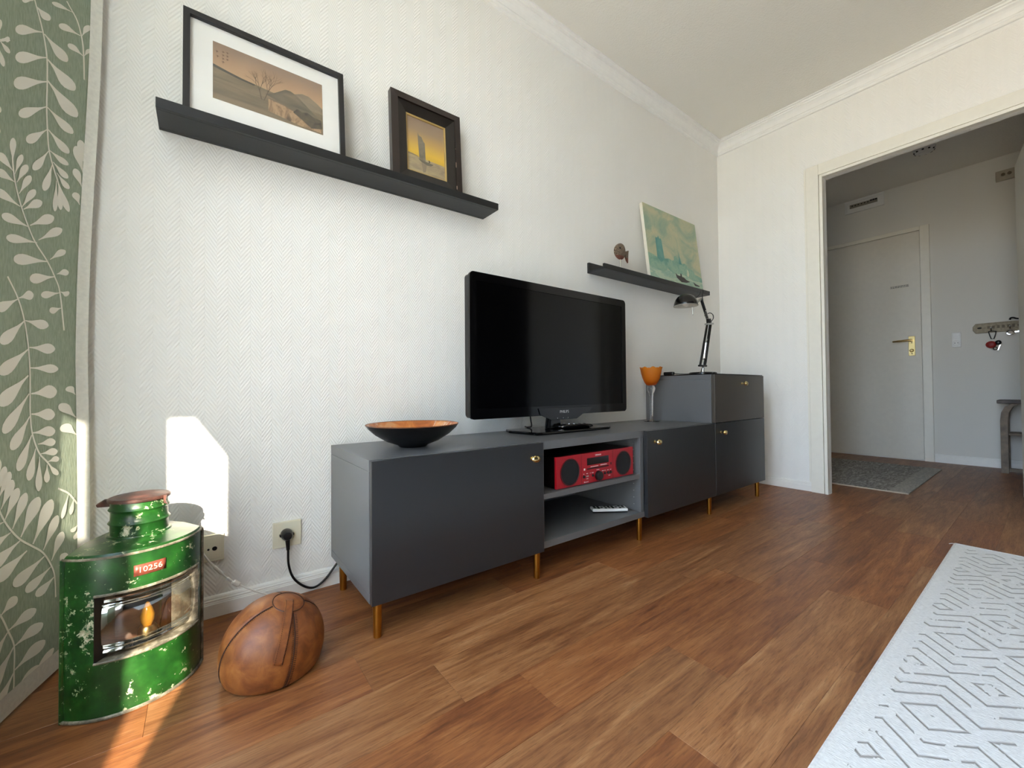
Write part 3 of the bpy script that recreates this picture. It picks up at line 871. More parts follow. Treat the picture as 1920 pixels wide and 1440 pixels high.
# ---------------------------------------------------------------- bowl
t = NT('marbled_orange_lacquer')
p = t.obj()
nz = t.noise(p, 14, 5, 0.6, 1.0)
col = t.ramp(nz, [(0.30, C('8d4c22')), (0.48, C('bd6a2e')), (0.60, C('cf8342')), (0.75, C('dba878'))])
vein = t.math('LESS_THAN', t.math('ABSOLUTE', t.math('SUBTRACT', t.noise(p, 9, 3, 0.5, 2.0), 0.5)), 0.012)
M_BOWLIN = t.done(t.bsdf(t.mix(t.math('MULTIPLY', vein, 0.7), col, C('e0cdb8')), 0.3))
BC = (0.205, -0.215, 0.480)
bowl = thing('decorative_bowl', BC, 'wide shallow black bowl with a marbled orange inside', 'bowl')
ob('outer_shell', MB().lathe(BC, [(0, 0.0005), (0.043, 0.0005), (0.047, 0.004), (0.050, 0.007), (0.085, 0.020), (0.120, 0.042), (0.142, 0.062), (0.1495, 0.073), (0.1485, 0.0745)], 64), mat('black_lacquer', '0a0807', 0.22), bowl)
ob('lining', MB().lathe(BC, [(0.1485, 0.0745), (0.1455, 0.0735), (0.135, 0.061), (0.115, 0.043), (0.08, 0.024), (0.04, 0.014), (0, 0.012)], 64), M_BOWLIN, bowl)
ob('rim_edge', MB().lathe(BC, [(0.1498, 0.0728), (0.1502, 0.0748), (0.1488, 0.0758), (0.1472, 0.0748)], 64, closed=True), mat('worn_rim', '6b3a1c', 0.35, var=0.2, scale=60), bowl)

# ---------------------------------------------------------------- goblet
GC = (1.672, -0.125, 0.480)
gob = thing('glass_goblet', GC, 'orange frosted glass goblet on a clear stem before the side cabinet', 'goblet')
t = NT('frosted_orange_glass')
z = t.sep(t.pos())[2]
gcol = t.ramp(t.n('MapRange').outputs[0] if False else t.math('MULTIPLY', t.math('SUBTRACT', z, 0.675), 9.0), [(0.0, C('c8480a')), (0.35, C('dd7d14')), (1.0, C('e3952c'))])
pb = t.bsdf(gcol, 0.42, 0, None)
tl = t.n('BsdfTranslucent'); t.set(tl.inputs[0], gcol)
mx = t.n('MixShader'); mx.inputs[0].default_value = 0.5
t.set(mx.inputs[1], pb); t.set(mx.inputs[2], tl.outputs[0])
M_ORANGEGLASS = t.done(mx.outputs[0])
t = NT('clear_glass')
M_GLASS = t.done(t.bsdf((1, 1, 1, 1), 0.0, 0, None, Transmission_Weight=1.0, IOR=1.45))
def cup(u, v):
    a = 2 * math.pi * u
    prof = [(0.010, 0.204), (0.024, 0.208), (0.035, 0.222), (0.045, 0.246), (0.052, 0.272), (0.0565, 0.296), (0.059, 0.304)]
    i = min(int(v * 6), 5); f = v * 6 - i
    r = prof[i][0] * (1 - f) + prof[i + 1][0] * f
    h = prof[i][1] * (1 - f) + prof[i + 1][1] * f
    if v > 0.85: h += 0.0045 * math.cos(8 * a) * (v - 0.85) / 0.15
    return Vector(GC) + Vector((r * math.cos(a), r * math.sin(a), h))
ob('cup', MB().grid(cup, 64, 12), M_ORANGEGLASS, gob, weld=True, solid=0.002)
ob('stem', MB().lathe(GC, [(0, 0.206), (0.010, 0.206), (0.018, 0.200), (0.022, 0.190), (0.021, 0.178), (0.014, 0.160), (0.010, 0.140), (0.0085, 0.090), (0.0075, 0.040), (0.009, 0.014), (0.014, 0.006), (0.030, 0.0035), (0.042, 0.0028), (0.043, 0.0015), (0.042, 0.0005), (0, 0.0005)], 40), M_GLASS, gob)

# ---------------------------------------------------------------- radio
M_RED = mat('red_lacquer', 'a3101f', 0.35, var=0.02)
M_REDTOP = mat('radio_dark_top', '0b0506', 0.3)
M_GRILLE = mat('black_cloth_grille', '101418', 0.8, var=0.1, scale=300, bump=0.5, bscale=900)
M_PRINT = mat('white_print', 'efe6e4', 0.5)
RX, RYF = (0.693, 1.149), -0.385
rad = thing('stereo_radio', (0.92, -0.28, 0.291), 'red stereo radio with two round black speakers in the open bay', 'radio')
ob('cabinet', MB().box(RX[0] + 0.001, RX[1] - 0.001, RYF + 0.012, -0.13, 0.295, 0.4105), M_REDTOP, rad, smooth=False, bevel=0.002)
fpn = ob('front_panel', MB().box(RX[0], RX[1], RYF, RYF + 0.0118, 0.2935, 0.412), M_RED, rad, smooth=False, bevel=0.0015)
for xx in (0.825, 1.013):
    ob('seam', MB().box(xx - 0.0006, xx + 0.0006, RYF - 0.0003, RYF + 0.0002, 0.2945, 0.411), M_DARK, fpn, smooth=False)
for xx in (0.763, 1.081):
    ring = MB().lathe((xx, RYF, 0.3495), [(0.052, 0.0), (0.052, 0.002), (0.0485, 0.0025), (0.0475, 0.0)], 48, axis=(0, -1, 0))
    sp_ = ob('speaker', ring, mat('dark_red_ring', '5a0b12', 0.4) if xx < 0.9 else bpy.data.materials['dark_red_ring'], rad)
    ob('speaker_cloth', MB().lathe((xx, RYF, 0.3495), [(0.0485, 0.0003), (0.0485, 0.0012), (0.03, 0.0022), (0, 0.0025)], 40, axis=(0, -1, 0)), M_GRILLE, sp_)
ob('display', MB().box(0.857, 0.986, RYF - 0.0008, RYF + 0.0005, 0.364, 0.392), mat('display_black', '050304', 0.1), rad, smooth=False)
ob('disc_slot', MB().box(0.857, 0.986, RYF - 0.0008, RYF + 0.0005, 0.3475, 0.352), M_DARK, rad, smooth=False)
def fronttext(s, size, x, z, nm='lettering'):
    ob(nm, text_mb(s, size, lambda u, v, n: Vector((x + u, RYF - 0.0006 - n, z + v)), 0.0002), M_PRINT, fpn, smooth=False)
fronttext('YAMAHA', 0.0088, 0.922, 0.400, 'brand_lettering')
def printbar(x, z, w, h=0.0022):
    ob('print_mark', MB().box(x - w / 2, x + w / 2, RYF - 0.0006, RYF - 0.0001, z - h / 2, z + h / 2), M_PRINT, fpn, smooth=False)
printbar(0.900, 0.3565, 0.046, 0.0018); printbar(0.955, 0.3575, 0.040, 0.0026); printbar(0.842, 0.350, 0.008, 0.008); printbar(0.92, 0.3405, 0.016)
fronttext('Bluetooth', 0.0064, 0.851, 0.3005)
for xx, ww in ((0.838, 0.004), (0.857, 0.009), (0.875, 0.004), (0.889, 0.012), (0.950, 0.011), (0.963, 0.005), (0.981, 0.009), (0.998, 0.008)):
    printbar(xx, 0.3325, ww, 0.0020)
printbar(0.858, 0.3125, 0.010); printbar(0.990, 0.3095, 0.012)
for xx, rr in ((0.838, 0.0055), (0.889, 0.0055), (0.962, 0.0055), (0.981, 0.0060), (0.998, 0.0060)):
    ob('button', MB().lathe((xx, RYF, 0.3215), [(0, 0.004), (rr * 0.85, 0.004), (rr, 0.003), (rr, 0.0)], 16, axis=(0, -1, 0)), M_BLACK, fpn)
ob('usb_port', MB().box(0.851, 0.865, RYF - 0.001, RYF + 0.0003, 0.3195, 0.3245), M_STEEL, fpn, smooth=False)
ob('eject_button', MB().box(0.998, 1.002, RYF - 0.002, RYF + 0.0003, 0.352, 0.362), M_BLACK, fpn, smooth=False)
ob('volume_dial', MB().lathe((0.922, RYF, 0.3165), [(0, 0.013), (0.0165, 0.013), (0.0185, 0.011), (0.0195, 0.0)], 32, axis=(0, -1, 0)), M_BLACK, rad)
for xx in (0.72, 1.12):
    for yy in (-0.35, -0.16):
        ob('foot', MB().cyl((xx, yy, 0.2912), (xx, yy, 0.2952), 0.010, n=14), M_BLACK, rad)

# ---------------------------------------------------------------- white remote in the bay
rc = Vector((1.080, -0.305, 0.1255)); rd = Vector((0.13, -0.088, 0)).normalized(); rp = Vector((-rd.y, rd.x, 0))
rem = thing('remote_control', rc, 'white remote control with black keys on the lower shelf of the open bay', 'remote')
ob('case', MB().obox(rc + Vector((0, 0, 0.0115)), rd * 0.078, rp * 0.024, Vector((0, 0, 0.0060))), mat('remote_white', 'f2f3f2', 0.3, var=0.01), rem, smooth=False, bevel=0.003)
ob('underside', MB().obox(rc + Vector((0, 0, 0.0030)), rd * 0.076, rp * 0.022, Vector((0, 0, 0.0025))), M_BLACK, rem, smooth=False)
for i in range(9):
    for j in range(3):
        if i in (2, 6) and j != 1: continue
        c_ = rc + rd * (-0.064 + 0.0158 * i) + rp * (-0.013 + 0.013 * j) + Vector((0, 0, 0.0185))
        ob('key', MB().obox(c_, rd * 0.0046, rp * 0.0042, Vector((0, 0, 0.0012))), M_BLACK if (i + j) % 4 else M_STEEL, rem, smooth=False)

# ---------------------------------------------------------------- desk lamp
lamp = thing('desk_lamp', (1.99, -0.25, 0.7424), 'black jointed desk lamp with a dome shade on the side cabinet', 'desk lamp')
LY = -0.25
ZB = 0.7424
M_LAMP = mat('black_enamel', '08080a', 0.22)
ob('base', MB().lathe((2.002, LY, ZB), [(0, 0.0005), (0.074, 0.0005), (0.0765, 0.004), (0.0745, 0.014), (0.070, 0.017), (0, 0.018)], 48), M_LAMP, lamp)
ob('pivot_post', MB().cyl((2.005, LY, ZB + 0.018), (2.005, LY, ZB + 0.050), 0.008, n=16), M_CHROME, lamp)
P0 = Vector((2.005, LY, ZB + 0.052))
ob('pivot_bracket', MB().box(1.965, 2.035, LY - 0.010, LY + 0.010, ZB + 0.050, ZB + 0.060), M_LAMP, lamp, smooth=False, bevel=0.002)
E1, E2 = Vector((2.062, LY, 1.050)), Vector((2.098, LY, 1.050))
arm = MB(); arm.cyl((1.972, LY, ZB + 0.055), E1, 0.0065, n=10)
ob('lower_arm', arm, M_LAMP, lamp)
arm = MB(); arm.cyl((2.024, LY, ZB + 0.055), E2, 0.0085, n=10)
ob('lower_arm', arm, M_LAMP, lamp)
ob('elbow_bracket', MB().obox((2.085, LY, 1.052), (0.036, 0, 0.004), (0, 0.010, 0), (-0.0005, 0, 0.005)), M_STEEL, lamp, smooth=False)
ob('elbow_plate', MB().prism([(2.066, LY - 0.006, 1.045), (2.104, LY - 0.006, 1.052), (2.094, LY - 0.006, 1.085), (2.060, LY - 0.006, 1.080)], (0, 0.012, 0)), M_LAMP, lamp, smooth=False)
UE = Vector((1.995, LY, 1.192))
arm = MB(); arm.cyl((2.080, LY, 1.058), UE, 0.0085, n=10)
ob('upper_arm', arm, M_LAMP, lamp)
def spring(a, b, r, turns, name='spring'):
    a, b = Vector(a), Vector(b); d_ = (b - a); n_ = d_.normalized().orthogonal().normalized(); m_ = d_.normalized().cross(n_)
    N = turns * 8
    return ob(name, MB().tube([a + d_ * (i / N) + (n_ * math.cos(2 * math.pi * i / 8) + m_ * math.sin(2 * math.pi * i / 8)) * r for i in range(N + 1)], 0.0012, 4), M_CHROME, lamp)
spring((1.994, LY - 0.012, ZB + 0.090), (2.022, LY - 0.012, ZB + 0.190), 0.007, 16)
spring((2.050, LY - 0.010, 1.078), (2.026, LY - 0.010, 1.122), 0.006, 9)
ob('spring_rod', MB().cyl((1.986, LY - 0.010, ZB + 0.065), (1.994, LY - 0.012, ZB + 0.090), 0.002, n=6).cyl((2.022, LY - 0.012, ZB + 0.190), (2.040, LY - 0.010, ZB + 0.215), 0.002, n=6), M_STEEL, lamp)
SC = Vector((1.828, LY, 1.130))
shp = [(0.0635, 0.0), (0.0645, 0.004), (0.062, 0.018), (0.055, 0.037), (0.043, 0.053), (0.026, 0.064), (0.010, 0.068), (0, 0.0685)]
shade = ob('shade', MB().lathe(SC, shp, 48), M_LAMP, lamp)
ob('shade_lining', MB().lathe(SC, [(max(r - 0.0015, 0), h - 0.0012) for r, h in shp], 40), mat('shade_white_inside', 'cfcac0', 0.5), shade)
ob('rim', MB().lathe(SC, [(0.0632, -0.0005), (0.0652, -0.0005), (0.0655, 0.0035), (0.0632, 0.0035)], 48, closed=True), mat('rim_grey', '77746e', 0.4), shade)
ob('bulb', MB().ellipsoid(SC + Vector((0, 0, 0.016)), (0.020, 0.020, 0.024), 16, 10), mat('bulb_glass_white', 'e8e4da', 0.25), shade)
ob('aim_rod', MB().cyl(SC + Vector((0.032, -0.02, 0.004)), SC + Vector((0.036, -0.02, -0.046)), 0.0016, n=8).ellipsoid(SC + Vector((0.036, -0.02, -0.048)), (0.0035, 0.0035, 0.0035), 10, 6), M_STEEL, shade)
ob('shade_joint', MB().cyl(SC + Vector((0.058, 0, 0.032)), (1.958, LY, 1.172), 0.006, n=10).cyl((1.950, LY, 1.168), UE, 0.008, n=10), M_STEEL, lamp)
ob('cable_loop', MB().tube(spline([SC + Vector((0.060, -0.006, 0.040)), (1.935, LY - 0.02, 1.205), (1.965, LY - 0.02, 1.238), (1.985, LY - 0.018, 1.232), (1.988, LY - 0.012, 1.200), (2.000, LY - 0.010, 1.172)], 6), 0.0026, 6), M_BLACK, lamp)
ob('cable_loop', MB().tube(spline([(2.052, LY + 0.01, 1.100), (2.085, LY - 0.004, 1.118), (2.118, LY - 0.006, 1.110), (2.122, LY - 0.006, 1.088), (2.098, LY - 0.004, 1.066), (2.084, LY - 0.006, 1.058)], 6), 0.0026, 6), M_BLACK, lamp)
ob('power_cable', MB().tube(spline([(1.985, LY - 0.012, ZB + 0.052), (1.955, LY - 0.02, ZB + 0.034), (1.915, LY - 0.03, ZB + 0.010), (1.870, LY - 0.03, ZB + 0.006), (1.835, LY - 0.0, ZB + 0.004), (1.815, LY + 0.03, ZB + 0.004)], 6), 0.0026, 6), M_BLACK, lamp)
ob('inline_switch', MB().obox((1.819, -0.145, ZB + 0.010), (0.012, 0.0, 0), (0.0, 0.030, 0), (0, 0, 0.009)), M_BLACK, lamp, smooth=False, bevel=0.004)
ob('power_cable', MB().tube(spline([(1.815, LY + 0.03, ZB + 0.004), (1.817, -0.19, ZB + 0.006), (1.819, -0.17, ZB + 0.010)], 4), 0.0026, 6), M_BLACK, lamp)

# curtain print: leaves (base, tip, two side points) and stems as (y, z) on the cloth
LEAVES = [[-0.1378,1.481,-0.205,1.4275,-0.1866,1.4503,-0.1879,1.433],[-0.1242,1.4339,-0.2044,1.3677,-0.1844,1.3936,-0.1826,1.3763],[-0.1216,1.38,-0.2079,1.3093,-0.1877,1.3365,-0.184,1.3186],[-0.1209,1.3222,-0.1937,1.2529,-0.1791,1.2759,-0.1706,1.2662],[-0.1182,1.2705,-0.1715,1.2086,-0.1644,1.2271,-0.1509,1.223],[-0.112,1.2243,-0.1513,1.1581,-0.1484,1.1751,-0.1329,1.1771],[-0.1,1.1994,-0.1202,1.1271,-0.1229,1.1443,-0.1062,1.1499],[-0.0858,1.1686,-0.0869,1.0941,-0.0925,1.1124,-0.0805,1.1175],[-0.0798,1.1651,-0.0687,1.1056,-0.0778,1.1193,-0.0656,1.1254],[-0.0858,1.1749,-0.0456,1.1113,-0.0632,1.1258,-0.0512,1.1334],[-0.1542,1.5251,-0.1198,1.5247,-0.1362,1.5158,-0.1231,1.5339],[-0.1322,1.4819,-0.0692,1.47,-0.0967,1.4625,-0.0785,1.4846],[-0.1222,1.4317,-0.0474,1.416,-0.0803,1.4081,-0.0583,1.4335],[-0.1216,1.3837,-0.0381,1.3554,-0.074,1.3518,-0.0512,1.376],[-0.1189,1.3222,-0.0461,1.3076,-0.0754,1.3031,-0.0592,1.321],[-0.1145,1.2728,-0.0538,1.2527,-0.0789,1.251,-0.0638,1.2663],[-0.1102,1.2278,-0.0534,1.2239,-0.0749,1.2191,-0.0649,1.231],[-0.0982,1.2067,-0.0532,1.1911,-0.0718,1.1901,-0.0603,1.2013],[-0.086,1.1876,-0.0485,1.1669,-0.0645,1.1683,-0.0538,1.1775],[-0.1609,1.531,-0.1893,1.5048,-0.1815,1.5167,-0.1815,1.5073],[-0.0583,1.6043,-0.1147,1.5731,-0.0967,1.5874,-0.1022,1.5757],[-0.0385,1.5652,-0.0947,1.54,-0.0747,1.5559,-0.0843,1.5378],[-0.0341,1.5689,-0.0168,1.6138,-0.0152,1.6051,-0.0279,1.5971],[-0.0292,1.5213,-0.0678,1.517,-0.0516,1.5258,-0.0625,1.5108],[-0.027,1.523,-0.0121,1.5556,-0.0121,1.5485,-0.021,1.544],[-0.0121,1.5803,-0.0121,1.6119,-0.0121,1.6051,-0.0121,1.601],[-0.0121,1.5387,-0.0121,1.5729,-0.0121,1.5644,-0.0121,1.5622],[-0.0121,1.4122,-0.0121,1.4824,-0.0121,1.4636,-0.0121,1.4619],[-0.0121,1.377,-0.0121,1.4479,-0.0121,1.4287,-0.0121,1.4273],[-0.0121,1.3419,-0.0121,1.4191,-0.0121,1.3982,-0.0121,1.3967],[-0.013,1.311,-0.0121,1.3847,-0.0121,1.3647,-0.0121,1.3635],[-0.0145,1.2581,-0.0263,1.3059,-0.0154,1.2976,-0.0308,1.2876],[-0.0121,1.2251,-0.0372,1.2834,-0.0214,1.2733,-0.0387,1.2616],[-0.0137,1.1901,-0.0363,1.2262,-0.0228,1.2213,-0.0374,1.2112],[-0.0177,1.1433,-0.0334,1.1673,-0.0216,1.1654,-0.0363,1.156],[-0.2088,1.1418,-0.2079,1.1963,-0.2017,1.1847,-0.2148,1.1774],[-0.2057,1.1266,-0.2452,1.1439,-0.2292,1.1456,-0.2399,1.1329],[-0.2026,1.1225,-0.1837,1.1749,-0.1833,1.1616,-0.1948,1.1584],[-0.201,1.1063,-0.2501,1.1069,-0.233,1.1138,-0.241,1.0997],[-0.1966,1.1085,-0.1693,1.1606,-0.1702,1.1465,-0.184,1.1449],[-0.1868,1.0615,-0.2523,1.0673,-0.2308,1.0727,-0.2392,1.0589],[-0.1902,1.0876,-0.1593,1.1421,-0.1613,1.1269,-0.1751,1.126],[-0.1822,1.0624,-0.1455,1.1178,-0.1495,1.1015,-0.1631,1.102],[-0.1613,1.0278,-0.2357,1.0241,-0.2126,1.0326,-0.2195,1.0177],[-0.1775,1.0598,-0.1253,1.1002,-0.1362,1.0838,-0.1458,1.0927],[-0.158,1.0326,-0.0887,1.0807,-0.1036,1.0607,-0.1147,1.0722],[-0.1369,1.002,-0.2239,0.9828,-0.1999,0.9949,-0.2028,0.9806],[-0.1333,1.0093,-0.0618,1.0628,-0.0767,1.0427,-0.0891,1.0513],[-0.1029,0.9699,-0.2035,0.9452,-0.1773,0.9604,-0.1788,0.9426],[-0.0971,0.9767,-0.0507,1.0144,-0.0583,1.0007,-0.0698,1.0062],[-0.0809,0.9408,-0.1566,0.9149,-0.1384,0.9296,-0.1351,0.9137],[-0.0749,0.9488,-0.0396,0.965,-0.047,0.9554,-0.0523,0.9653],[-0.0621,0.9069,-0.1227,0.887,-0.108,0.8981,-0.1047,0.8866],[-0.0601,0.9099,-0.0367,0.9087,-0.0467,0.9035,-0.0399,0.9146],[-0.0554,0.8719,-0.0956,0.8554,-0.0876,0.8647,-0.0816,0.8551],[-0.1904,0.8639,-0.2468,0.8305,-0.2361,0.8453,-0.2272,0.8335],[-0.1875,0.8669,-0.1444,0.8846,-0.1542,0.8726,-0.1598,0.8862],[-0.1697,0.822,-0.235,0.7648,-0.2257,0.7853,-0.2097,0.7746],[-0.1682,0.8222,-0.0971,0.8214,-0.1213,0.8134,-0.1156,0.8297],[-0.158,0.7617,-0.237,0.7035,-0.2241,0.7253,-0.2082,0.7121],[-0.1546,0.7656,-0.0747,0.7699,-0.0994,0.7598,-0.0976,0.7774],[-0.1509,0.7211,-0.0638,0.7233,-0.0903,0.7151,-0.0894,0.7302],[-0.1573,0.7043,-0.2377,0.6414,-0.2261,0.6652,-0.2068,0.6504],[-0.1551,0.6646,-0.2259,0.5848,-0.2164,0.611,-0.1979,0.6006],[-0.1529,0.6152,-0.2042,0.5484,-0.1997,0.5711,-0.1811,0.5615],[-0.1473,0.5737,-0.1859,0.5019,-0.1842,0.5251,-0.1666,0.5176],[-0.1362,0.5428,-0.156,0.4755,-0.1586,0.4967,-0.1422,0.4913],[-0.1251,0.5233,-0.1278,0.4458,-0.1342,0.4691,-0.1198,0.4658],[-0.1027,0.5016,-0.104,0.46,-0.1102,0.4731,-0.0969,0.4702],[-0.1007,0.5037,-0.0687,0.4705,-0.0836,0.4785,-0.0723,0.4816],[-0.1484,0.6645,-0.0694,0.6706,-0.0905,0.6576,-0.0949,0.6799],[-0.1478,0.6197,-0.0767,0.6148,-0.0978,0.6063,-0.0974,0.6262],[-0.1455,0.5782,-0.0763,0.5768,-0.0949,0.5684,-0.0982,0.586],[-0.1293,0.5515,-0.0758,0.5515,-0.0894,0.5445,-0.0934,0.5584],[-0.1216,0.5288,-0.0694,0.5278,-0.0827,0.5217,-0.0865,0.5345],[-0.1007,0.5074,-0.0652,0.5107,-0.0725,0.5046,-0.0783,0.5149],[-0.0154,0.6036,-0.0607,0.6397,-0.0385,0.6345,-0.0581,0.6254],[-0.0148,0.5606,-0.0558,0.5879,-0.0352,0.5859,-0.0538,0.5751],[-0.0161,0.6613,-0.0381,0.6812,-0.0239,0.6791,-0.0401,0.6724],[-0.0392,0.4192,-0.0572,0.3632,-0.0563,0.3803,-0.0481,0.377],[-0.0239,0.4064,-0.0341,0.3656,-0.0356,0.3785,-0.027,0.3754],[-0.0141,0.3333,-0.0314,0.3216,-0.0312,0.328,-0.0221,0.3217],[-0.0139,0.32,-0.0225,0.3003,-0.0243,0.3078,-0.0159,0.3037],[-0.241,0.4877,-0.2403,0.5384,-0.2324,0.5227,-0.2483,0.5256],[-0.2395,0.4661,-0.2195,0.5178,-0.2184,0.5003,-0.2319,0.5059],[-0.2366,0.457,-0.2066,0.5046,-0.2079,0.487,-0.2224,0.4948],[-0.2295,0.4338,-0.199,0.4865,-0.1997,0.4671,-0.2159,0.4756],[-0.2195,0.4095,-0.184,0.4665,-0.1859,0.4455,-0.2024,0.4546],[-0.1993,0.3847,-0.162,0.4513,-0.164,0.4274,-0.1815,0.4366],[-0.1766,0.3605,-0.1258,0.4334,-0.1296,0.406,-0.1522,0.4183],[-0.1424,0.3338,-0.088,0.4181,-0.0911,0.3871,-0.1162,0.3998],[-0.1133,0.3092,-0.0696,0.3756,-0.0727,0.3515,-0.0914,0.3613],[-0.088,0.2753,-0.0547,0.3317,-0.0554,0.3108,-0.0729,0.3201],[-0.0638,0.2534,-0.0456,0.2771,-0.043,0.2656,-0.0585,0.2751],[-0.2446,0.4589,-0.2654,0.4826,-0.2559,0.478,-0.2634,0.4742],[-0.235,0.4321,-0.2663,0.452,-0.2557,0.4498,-0.2599,0.4434],[-0.2208,0.4066,-0.2645,0.4033,-0.2557,0.4098,-0.2499,0.3986],[-0.2035,0.3794,-0.2652,0.3646,-0.2543,0.3763,-0.2432,0.3607],[-0.178,0.3541,-0.2583,0.326,-0.2448,0.3424,-0.2299,0.3242],[-0.1589,0.3257,-0.2426,0.2954,-0.2286,0.3127,-0.2126,0.2938],[-0.1093,0.2944,-0.1948,0.2646,-0.1811,0.2814,-0.1649,0.2636],[-0.0898,0.2624,-0.1609,0.2367,-0.15,0.2511,-0.1351,0.2362],[-0.0778,0.2351,-0.132,0.214,-0.1247,0.2267,-0.11,0.2126],[-0.2268,0.2224,-0.1857,0.2404,-0.1906,0.2275,-0.2044,0.2426],[-0.2068,0.1816,-0.1316,0.1878,-0.1478,0.1769,-0.1613,0.1954],[-0.1904,0.1405,-0.1111,0.1452,-0.1276,0.1341,-0.1431,0.1539],[-0.1897,0.0903,-0.1031,0.1022,-0.1211,0.0886,-0.1382,0.1091],[-0.1951,0.0431,-0.1209,0.0574,-0.1375,0.0463,-0.1498,0.0607],[-0.1489,0.0376,-0.0756,0.068,-0.0907,0.0525,-0.1036,0.0655],[-0.2321,0.2209,-0.2617,0.1893,-0.2594,0.2034,-0.2479,0.1924],[-0.2097,0.1789,-0.261,0.1379,-0.2552,0.1573,-0.2392,0.1403],[-0.1933,0.14,-0.2603,0.0814,-0.2519,0.1069,-0.233,0.0866],[-0.1926,0.0866,-0.247,0.0307,-0.2417,0.0555,-0.223,0.0355],[-0.2665,1.3591,-0.2608,1.4249,-0.2586,1.4095,-0.2663,1.4032],[-0.2534,1.3668,-0.2448,1.4132,-0.2419,1.4039,-0.2523,1.3965],[-0.2401,1.3779,-0.2193,1.3929,-0.2259,1.3837,-0.2246,1.3936],[-0.2468,1.3702,-0.2188,1.3653,-0.2301,1.3619,-0.2237,1.3713],[-0.2534,1.3593,-0.2339,1.3257,-0.2441,1.3306,-0.235,1.3399],[-0.2599,1.354,-0.2499,1.2974,-0.2579,1.3089,-0.2475,1.3179],[-0.2732,1.2748,-0.2457,1.268,-0.2583,1.2631,-0.2483,1.2771],[-0.2725,1.2333,-0.241,1.2278,-0.2548,1.2225,-0.2452,1.2363],[-0.2721,1.1917,-0.2432,1.183,-0.2563,1.179,-0.2466,1.1921],[-0.2719,0.9728,-0.2512,0.9719,-0.2599,0.9664,-0.2541,0.978],[-0.2712,0.9263,-0.2517,0.9165,-0.2614,0.9147,-0.2532,0.9238]]
STEMS = [[[-0.1593,1.5385],[-0.136,1.4837],[-0.1242,1.4339],[-0.1216,1.38],[-0.1209,1.3185],[-0.1162,1.2655],[-0.11,1.2254],[-0.094,1.1899],[-0.0776,1.1597],[-0.0687,1.112]],[[-0.0754,1.6153],[-0.0496,1.5986],[-0.0363,1.5697],[-0.0292,1.5348],[-0.0239,1.464]],[[-0.0121,1.511],[-0.0121,1.3152],[-0.0125,1.095]],[[-0.2079,1.193],[-0.209,1.153],[-0.201,1.1063],[-0.1837,1.0629],[-0.1611,1.0255],[-0.1387,0.9978],[-0.1067,0.9713],[-0.0809,0.9408],[-0.0621,0.9069],[-0.0483,0.8182]],[[-0.2188,0.9041],[-0.1904,0.8662],[-0.1715,0.824],[-0.158,0.7676],[-0.1524,0.7092],[-0.1518,0.6622],[-0.1513,0.621],[-0.1455,0.577],[-0.1271,0.5332],[-0.1027,0.5077],[-0.0809,0.4829]],[[-0.0148,0.3868],[-0.0392,0.4192],[-0.0683,0.4387]],[[-0.2403,0.5352],[-0.2406,0.4558],[-0.2337,0.4328],[-0.2195,0.4062],[-0.1993,0.3791],[-0.1764,0.3547],[-0.144,0.3296],[-0.1131,0.3031],[-0.09,0.2674],[-0.0778,0.2351],[-0.0732,0.1842]],[[-0.2626,0.2592],[-0.2523,0.25],[-0.2281,0.222],[-0.2082,0.1813],[-0.1917,0.1413],[-0.1913,0.0924],[-0.1951,0.0431],[-0.2297,0.0208]],[[-0.2193,1.3929],[-0.2665,1.3517]]]

# ================================================================ picture ledges
M_LEDGE = mat('black_ledge_foil', '171a1c', 0.42, var=0.02)
def ledge(x0, x1, z0, label, slope=0.0):
    def tilt(g):
        for v in g.v: v.z += slope * (v.x - x0)
        return g
    o = thing('picture_ledge', ((x0 + x1) / 2, YB, z0), label, 'shelf', 'black picture ledges on the wall')
    ob('back_strip', tilt(MB().box(x0, x1, YB - 0.014, YB - 0.0005, z0, z0 + 0.056)), M_LEDGE, o, smooth=False, bevel=0.001)
    ob('tray', tilt(MB().box(x0, x1, YB - 0.108, YB - 0.0142, z0, z0 + 0.010)), M_LEDGE, o, smooth=False, bevel=0.0008)
    ob('front_lip', tilt(MB().box(x0, x1, YB - 0.120, YB - 0.1082, z0, z0 + 0.027)), M_LEDGE, o, smooth=False, bevel=0.001)
    return o
Z1, Z2 = 1.412, 1.294
ledge(-0.453, 0.642, Z1, 'long black picture ledge holding the two framed pictures', 0.010)
ledge(1.314, 2.393, Z2, 'black picture ledge above the side cabinet holding the unframed painting')

